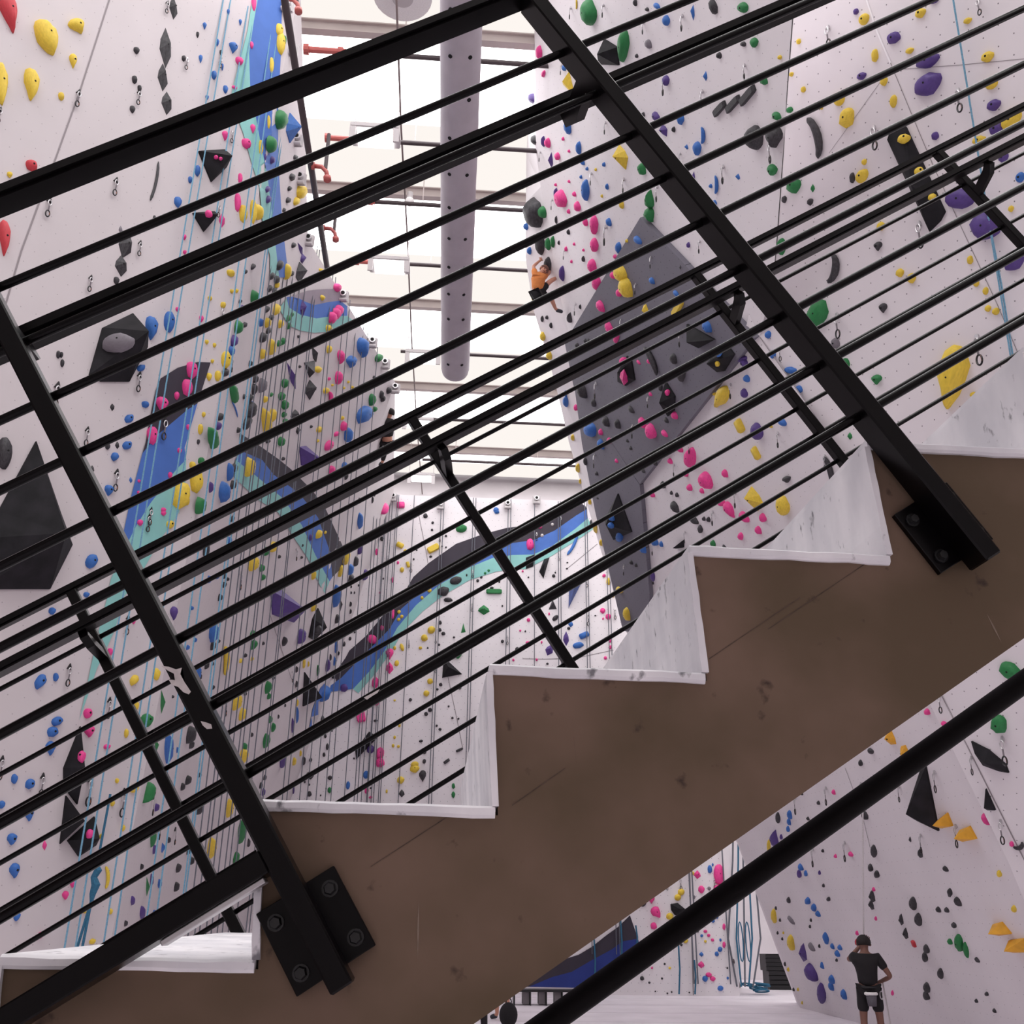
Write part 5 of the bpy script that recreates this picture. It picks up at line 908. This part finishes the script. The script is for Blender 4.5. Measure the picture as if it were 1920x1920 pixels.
def person(label, P, skin, hairm, shirt, pants, shoe, group=None, shorts=True, sleeves='short', base=None, scale=1.0, face_dir=None):
    """P: joint positions in world; body is one skinned surface, clothing and hair are children"""
    s = scale; V = Vector; g = lambda k: V(P[k])
    J = dict(pelvis=(g('pelvis'), 0.13 * s), belly=(g('pelvis').lerp(g('chest'), 0.5), 0.12 * s), chest=(g('chest'), 0.135 * s), up=(g('chest').lerp(g('neck'), 0.5), 0.085 * s), neck=(g('neck'), 0.055 * s), chin=(g('neck').lerp(g('head'), 0.55), 0.062 * s), head=(g('head'), 0.09 * s), crown=(g('head') + (g('head') - g('neck')).normalized() * 0.07 * s, 0.07 * s))
    E_ = [('pelvis', 'belly'), ('belly', 'chest'), ('chest', 'up'), ('up', 'neck'), ('neck', 'chin'), ('chin', 'head'), ('head', 'crown')]
    for sd in 'LR':
        J.update({'sh' + sd: (g('sh' + sd), 0.062 * s), 'el' + sd: (g('el' + sd), 0.043 * s), 'wr' + sd: (g('wr' + sd), 0.03 * s)})
        E_ += [('up', 'sh' + sd), ('sh' + sd, 'el' + sd), ('el' + sd, 'wr' + sd)]
        d = (g('wr' + sd) - g('el' + sd)).normalized(); a = d.orthogonal().normalized(); b = d.cross(a)
        J['pa' + sd] = (g('wr' + sd) + d * 0.07 * s, 0.033 * s); E_.append(('wr' + sd, 'pa' + sd))
        for f in range(5):
            o = a * (0.028 * (f - 1.5)) * s if f < 4 else a * -0.06 * s
            p1 = J['pa' + sd][0] + o + d * (0.03 if f < 4 else -0.015) * s; p2 = p1 + d * (0.045 if f < 4 else 0.03) * s * (1, 1.15, 1.1, 0.85, 0.8)[f] + b * 0.015 * s; p3 = p2 + d * 0.02 * s + b * 0.03 * s
            J[f'f{f}a{sd}'] = (p1, 0.010 * s); J[f'f{f}b{sd}'] = (p2, 0.009 * s); J[f'f{f}c{sd}'] = (p3, 0.008 * s)
            E_ += [('pa' + sd, f'f{f}a{sd}'), (f'f{f}a{sd}', f'f{f}b{sd}'), (f'f{f}b{sd}', f'f{f}c{sd}')]
        J.update({'hi' + sd: (g('hi' + sd), 0.095 * s), 'kn' + sd: (g('kn' + sd), 0.06 * s), 'ca' + sd: (g('kn' + sd).lerp(g('an' + sd), 0.35), 0.058 * s), 'an' + sd: (g('an' + sd), 0.038 * s), 'to' + sd: (g('to' + sd), 0.04 * s)})
        E_ += [('pelvis', 'hi' + sd), ('hi' + sd, 'kn' + sd), ('kn' + sd, 'ca' + sd), ('ca' + sd, 'an' + sd), ('an' + sd, 'to' + sd)]
    root = empty('person', base or g('pelvis'), label, 'person', group)
    mesh_obj('body', skin_mesh('body', J, E_, 'pelvis'), skin, root)
    k = 1.16
    T_ = dict(pelvis=(g('pelvis'), 0.165 * s), belly=(J['belly'][0], 0.165 * s), chest=(g('chest'), 0.19 * s), nk=(g('chest').lerp(g('neck'), 0.5), 0.11 * s), nk2=(g('chest').lerp(g('neck'), 0.8), 0.065 * s)); Et = [('pelvis', 'belly'), ('belly', 'chest'), ('chest', 'nk'), ('nk', 'nk2')]
    for sd in 'LR':
        T_['sh' + sd] = (g('sh' + sd), 0.088 * s); T_['sl' + sd] = (g('sh' + sd).lerp(g('el' + sd), 0.65), 0.066 * s); Et += [('nk', 'sh' + sd), ('sh' + sd, 'sl' + sd)]
    mesh_obj('shirt', skin_mesh('shirt', T_, Et, 'pelvis'), shirt, root)
    Q = dict(pelvis=(g('pelvis'), 0.148 * s)); Eq = []
    for sd in 'LR':
        Q['hi' + sd] = (g('hi' + sd), 0.115 * s); Q['th' + sd] = (g('hi' + sd).lerp(g('kn' + sd), 0.8 if shorts else 1.0), (0.095 if shorts else 0.075) * s); Eq += [('pelvis', 'hi' + sd), ('hi' + sd, 'th' + sd)]
        if not shorts: Q['an' + sd] = (g('kn' + sd).lerp(g('an' + sd), 0.92), 0.058 * s); Eq.append(('th' + sd, 'an' + sd))
    mesh_obj('shorts' if shorts else 'trousers', skin_mesh('shorts', Q, Eq, 'pelvis'), pants, root)
    for sd in 'LR':
        d = g('to' + sd) - g('an' + sd); mesh_obj('shoe', skin_mesh('shoe', dict(a=(g('an' + sd) - V((0, 0, 0.03)) * s, 0.05 * s), b=(g('an' + sd).lerp(g('to' + sd), 0.6), 0.05 * s), c=(g('to' + sd) + d.normalized() * 0.05 * s, 0.04 * s)), [('a', 'b'), ('b', 'c')], 'a'), shoe, root)
    fd = V(face_dir).normalized(); hd = g('head'); upv = (g('head') - g('neck')).normalized(); fd = (fd - upv * fd.dot(upv)).normalized(); rt = fd.cross(upv)
    bm = bm_new(); bmesh.ops.create_uvsphere(bm, u_segments=18, v_segments=12, radius=0.116 * s)
    for v_ in bm.verts:
        if v_.co.y > 0.03 * s and v_.co.z < 0.045 * s: v_.co.y = 0.03 * s
        if v_.co.z < -0.05 * s: v_.co.z = -0.05 * s
    bm.transform(Matrix.Translation(hd + upv * 0.035 * s - fd * 0.012 * s) @ Matrix((rt, fd, upv)).transposed().to_4x4()); mesh_obj('hair', bm, hairm, root, smooth=True)
    bm = bm_new(); tube(bm, [hd + fd * 0.08 * s + upv * 0.015 * s, hd + fd * 0.125 * s - upv * 0.025 * s], 0.02 * s, 6, rad=[0.01 * s, 0.02 * s])
    for q in (-1, 1): bmesh.ops.create_uvsphere(bm, u_segments=8, v_segments=6, radius=0.024 * s, matrix=Matrix.Translation(hd + rt * q * 0.098 * s))
    mesh_obj('nose_and_ears', bm, skin, root, smooth=True)
    bm = bm_new()
    for q in (-1, 1): bmesh.ops.create_uvsphere(bm, u_segments=8, v_segments=6, radius=0.013 * s, matrix=Matrix.Translation(hd + fd * 0.092 * s + rt * q * 0.036 * s + upv * 0.012 * s))
    tube(bm, [hd + fd * 0.095 * s - upv * 0.055 * s - rt * 0.025 * s, hd + fd * 0.095 * s - upv * 0.055 * s + rt * 0.025 * s], 0.006 * s, 6)
    mesh_obj('eyes_and_mouth', bm, M['hair'], root)
    return root
def stand(base, yaw, h, arms):
    k = h / 1.75; c, s_ = cos(yaw), sin(yaw); b = Vector(base)
    f = lambda x, y, z: b + Vector((c * x - s_ * y, s_ * x + c * y, z)) * k
    P = dict(pelvis=f(0, 0, .95), chest=f(0, 0.0, 1.29), neck=f(0, .02, 1.47), head=f(0, .04, 1.60), shL=f(-.185, 0, 1.41), shR=f(.185, 0, 1.41), hiL=f(-.1, 0, .9), hiR=f(.1, 0, .9), knL=f(-.125, .03, .5), knR=f(.125, .03, .5), anL=f(-.14, -.03, .09), anR=f(.14, -.03, .09), toL=f(-.16, .12, .045), toR=f(.16, .12, .045))
    for n_, v in arms.items(): P[n_] = f(*v)
    return P, f
# belayer in black, back to us
bp = Vector((7.08, 17.2, 0))
P, f = stand(bp, radians(-20), 1.74, dict(elL=(-.26, .2, 1.36), wrL=(-.02, .33, 1.60), elR=(.36, -.02, 1.13), wrR=(.2, .2, 1.04)))
be = person('belayer in black t-shirt and shorts seen from behind, holding a rope', P, M['skin_dark'], M['hair'], M['black_cloth'], M['black_cloth'], M['shoe'], base=bp, face_dir=(0.3, 1, 0.35))
ch = f(0.02, -.17, .86); bm = bm_new(); tube(bm, [ch + Vector((0, 0, -.16)), ch + Vector((0, 0, .0))], 0.08, 14, rad=[0.065, 0.085]); cb = mesh_obj('chalk_bag', bm, M['grey_cloth'], be, smooth=True)
bm = bm_new(); ring(bm, ch + Vector((0, 0, 0.02)), Vector((1, 0, 0)), Vector((0, 1, 0)), 0.085, 0.07, 0.025, 16, 6); mesh_obj('chalk_bag_rim', bm, M['white_cloth'], cb, smooth=True)
bm = bm_new(); ring(bm, f(0, 0, .97), Vector((1, 0, 0)), Vector((0, 1, 0)), 0.165, 0.15, 0.022, 20, 6); mesh_obj('harness_belt', bm, M['plastic_black'], be)
bm = bm_new(); q = f(.18, -.1, .86); ring(bm, q, Vector((1, 0, 0)), Vector((0, 0, 1)), 0.025, 0.06, 0.008, 12, 5); mesh_obj('carabiner', bm, M['metal'], be)
hr = f(.24, .24, 1.03); up_ = f(0.02, .36, 1.66); top_ = cast(1627, 1480)
bm = bm_new(); tube(bm, [hr + Vector((0.02, 0, -1.0)), hr + Vector((0.05, 0, -0.6)), hr, f(.05, .3, 1.05)], 0.013, 6); tube(bm, [f(.05, .3, 1.05), up_, up_.lerp(top_[0] + top_[1] * 0.1, 0.5), top_[0] + top_[1] * 0.1], 0.013, 6)
tag(mesh_obj('belay_rope', bm, M['rope_pale']), 'pale rope running up the wall from the hands of the belayer in black', 'rope')
# climber in orange on the edge of the right wall
dC = proj(cast(1030, 520)[0])[1] - 0.35
a_ = lambda x, y, dd=0.0: at(x, y, dC + dd)
P = dict(pelvis=a_(1009, 549, -.1), chest=a_(1009, 522, -.12), neck=a_(1014, 512, -.05), head=a_(1019, 507, -.02), shL=a_(1003, 514, -.2), shR=a_(1020, 519, .05), elL=a_(1000, 499, -.1), wrL=a_(1012, 489, .1), elR=a_(1030, 512, .15), wrR=a_(1030, 500, .25), hiL=a_(1005, 553, -.2), hiR=a_(1014, 552, .0), knL=a_(1032, 527, .0), anL=a_(1045, 520, .2), toL=a_(1048, 514, .28), knR=a_(1032, 556, .05), anR=a_(1042, 580, .2), toR=a_(1052, 584, .26))
person('climber in orange top and black shorts clinging to the edge of the right wall', P, M['skin'], M['skin_dark'], M['orange_cloth'], M['black_cloth'], M['shoe'], face_dir=R @ Vector((0.6, 0.1, 0.8)), scale=0.95)
# climber in dark clothes at the far top of the left wall
dC = proj(cast(726, 800)[0])[1] - 0.4
P = dict(pelvis=a_(726, 822, -.1), chest=a_(727, 797, -.1), neck=a_(729, 785), head=a_(731, 776), shL=a_(720, 789), shR=a_(734, 791, -.1), elL=a_(716, 779, .1), wrL=a_(711, 766, .2), elR=a_(738, 803, -.1), wrR=a_(734, 792, .2), hiL=a_(722, 827), hiR=a_(730, 827, -.1), knL=a_(712, 832, .1), anL=a_(715, 848, .1), toL=a_(711, 853, .2), knR=a_(722, 846, .0), anR=a_(717, 866, .1), toR=a_(713, 871, .2))
person('climber in black with hair in a bun high on the far left wall', P, M['skin'], M['hair'], M['black_cloth'], M['black_cloth'], M['shoe'], face_dir=(-1, 0.4, 0.2), scale=1.0, shorts=False)
# two people standing on the mats, only their legs show below the stairs
gp = on_z(941, 1911, 0)
P, f = stand(gp, radians(30), 1.72, dict(elL=(-.3, .0, 1.12), wrL=(-.26, .15, .92), elR=(.3, .0, 1.12), wrR=(.26, .15, .92)))
person('person with bare legs and dark shoes standing on the mats', P, M['skin'], M['hair'], M['grey_cloth'], M['black_cloth'], M['shoe'], base=gp, face_dir=(-0.5, 1, 0))
gp = on_z(893, 1948, 0)
P, f = stand(gp, radians(10), 1.7, dict(elL=(-.3, .0, 1.12), wrL=(-.26, .15, .92), elR=(.3, .0, 1.12), wrR=(.26, .15, .92)))
person('person in long black trousers standing beside the bare-legged person', P, M['skin'], M['hair'], M['black_cloth'], M['black_cloth'], M['shoe'], base=gp, face_dir=(-0.2, 1, 0), shorts=False)
# ------------------------------------------------------------------ floor things
gp = on_z(953, 1925, 0); bm = bm_new()
bmesh.ops.create_uvsphere(bm, u_segments=16, v_segments=12, radius=0.22, matrix=Matrix.Translation(gp + Vector((0, 0, 0.2))) @ Matrix.Diagonal((0.8, 0.7, 1.0, 1)))
bk = empty('backpack', gp, 'black backpack standing on the mats by the bare legs', 'backpack'); mesh_obj('bag', bm, M['black_cloth'], bk, smooth=True)
bm = bm_new(); ring(bm, gp + Vector((0, -0.05, 0.43)), Vector((1, 0, 0)), Vector((0, 0, 1)), 0.05, 0.06, 0.012, 12, 5); mesh_obj('handle', bm, M['plastic_black'], bk)
# low bench with cubbies against the end wall
bx0, bx1 = on_z(962, 1888, 0), on_z(1116, 1888, 0); Yb = 25.6
xa, xb = on_y(962, 1870, Yb).x, on_y(1116, 1870, Yb).x
bn = empty('shoe_bench', ((xa + xb) / 2, Yb, 0), 'low bench with dark top and grey open cubbies by the end wall', 'bench')
zt = on_y(1040, 1856, Yb).z; zt = max(0.3, zt)
bm = bm_new(); box(bm, (xa, Yb, zt - 0.05), (xb, Yb + 0.45, zt), 0.01); mesh_obj('bench_top', bm, M['plastic_black'], bn)
nd = 6
for k in range(nd):
    xx = xa + 0.02 + (xb - xa - 0.06) * k / (nd - 1)
    bm = bm_new(); box(bm, (xx, Yb + 0.02, 0), (xx + 0.03, Yb + 0.43, zt - 0.051)); mesh_obj('leg', bm, M['plastic_black'], bn)
    if k < nd - 1:
        w_ = (xb - xa - 0.06) / (nd - 1)
        bm = bm_new(); box(bm, (xx + w_ * 0.58, Yb + 0.1, 0.02), (xx + w_ * 0.98, Yb + 0.4, zt - 0.052)); mesh_obj('cubby', bm, M['shelf_grey'], bn)
# black crates by the back
c0 = on_z(1444, 1856, 0); c1 = on_z(1490, 1856, 0)
for k, (z0, z1, dx) in enumerate(((0.0, 0.5, 0.0), (0.505, 0.95, -0.06))):
    x0, x1 = c0.x + dx, c0.x + 1.0 + dx; y0 = c0.y
    cr = empty('plastic_crate', ((x0 + x1) / 2, y0, z0), ['black plastic crate standing on the floor behind the right wall', 'black slatted crate stacked on another crate'][k], 'crate', 'black crates')
    for q in range(4):
        za = z0 + (z1 - z0) * q / 4
        bm = bm_new(); box(bm, (x0, y0, za + 0.02), (x1, y0 + 0.03, za + (z1 - z0) / 4)); mesh_obj('slat', bm, M['plastic_black'], cr)
    for xx in (x0, x1 - 0.04):
        bm = bm_new(); box(bm, (xx, y0 + 0.031, z0), (xx + 0.04, y0 + 0.6, z1)); mesh_obj('side', bm, M['plastic_black'], cr)
    bm = bm_new(); box(bm, (x0 + 0.041, y0 + 0.56, z0), (x1 - 0.041, y0 + 0.6, z1)); mesh_obj('back_side', bm, M['plastic_black'], cr)
    bm = bm_new(); box(bm, (x0 + 0.041, y0 + 0.032, z0 + 0.001), (x1 - 0.041, y0 + 0.559, z0 + 0.03)); mesh_obj('bottom', bm, M['plastic_black'], cr)
# metal folding frame leaning by the end wall
a, b = on_y(1375, 1800, 28.7), on_z(1387, 1851, 0); bm = bm_new(); tube(bm, [a, b], 0.03, 8); tube(bm, [a, b + Vector((-0.22, 0.1, 0))], 0.03, 8)
tag(mesh_obj('folding_frame', bm, M['pipe']), 'dark folded metal frame leaning by the end of the end wall', 'frame')
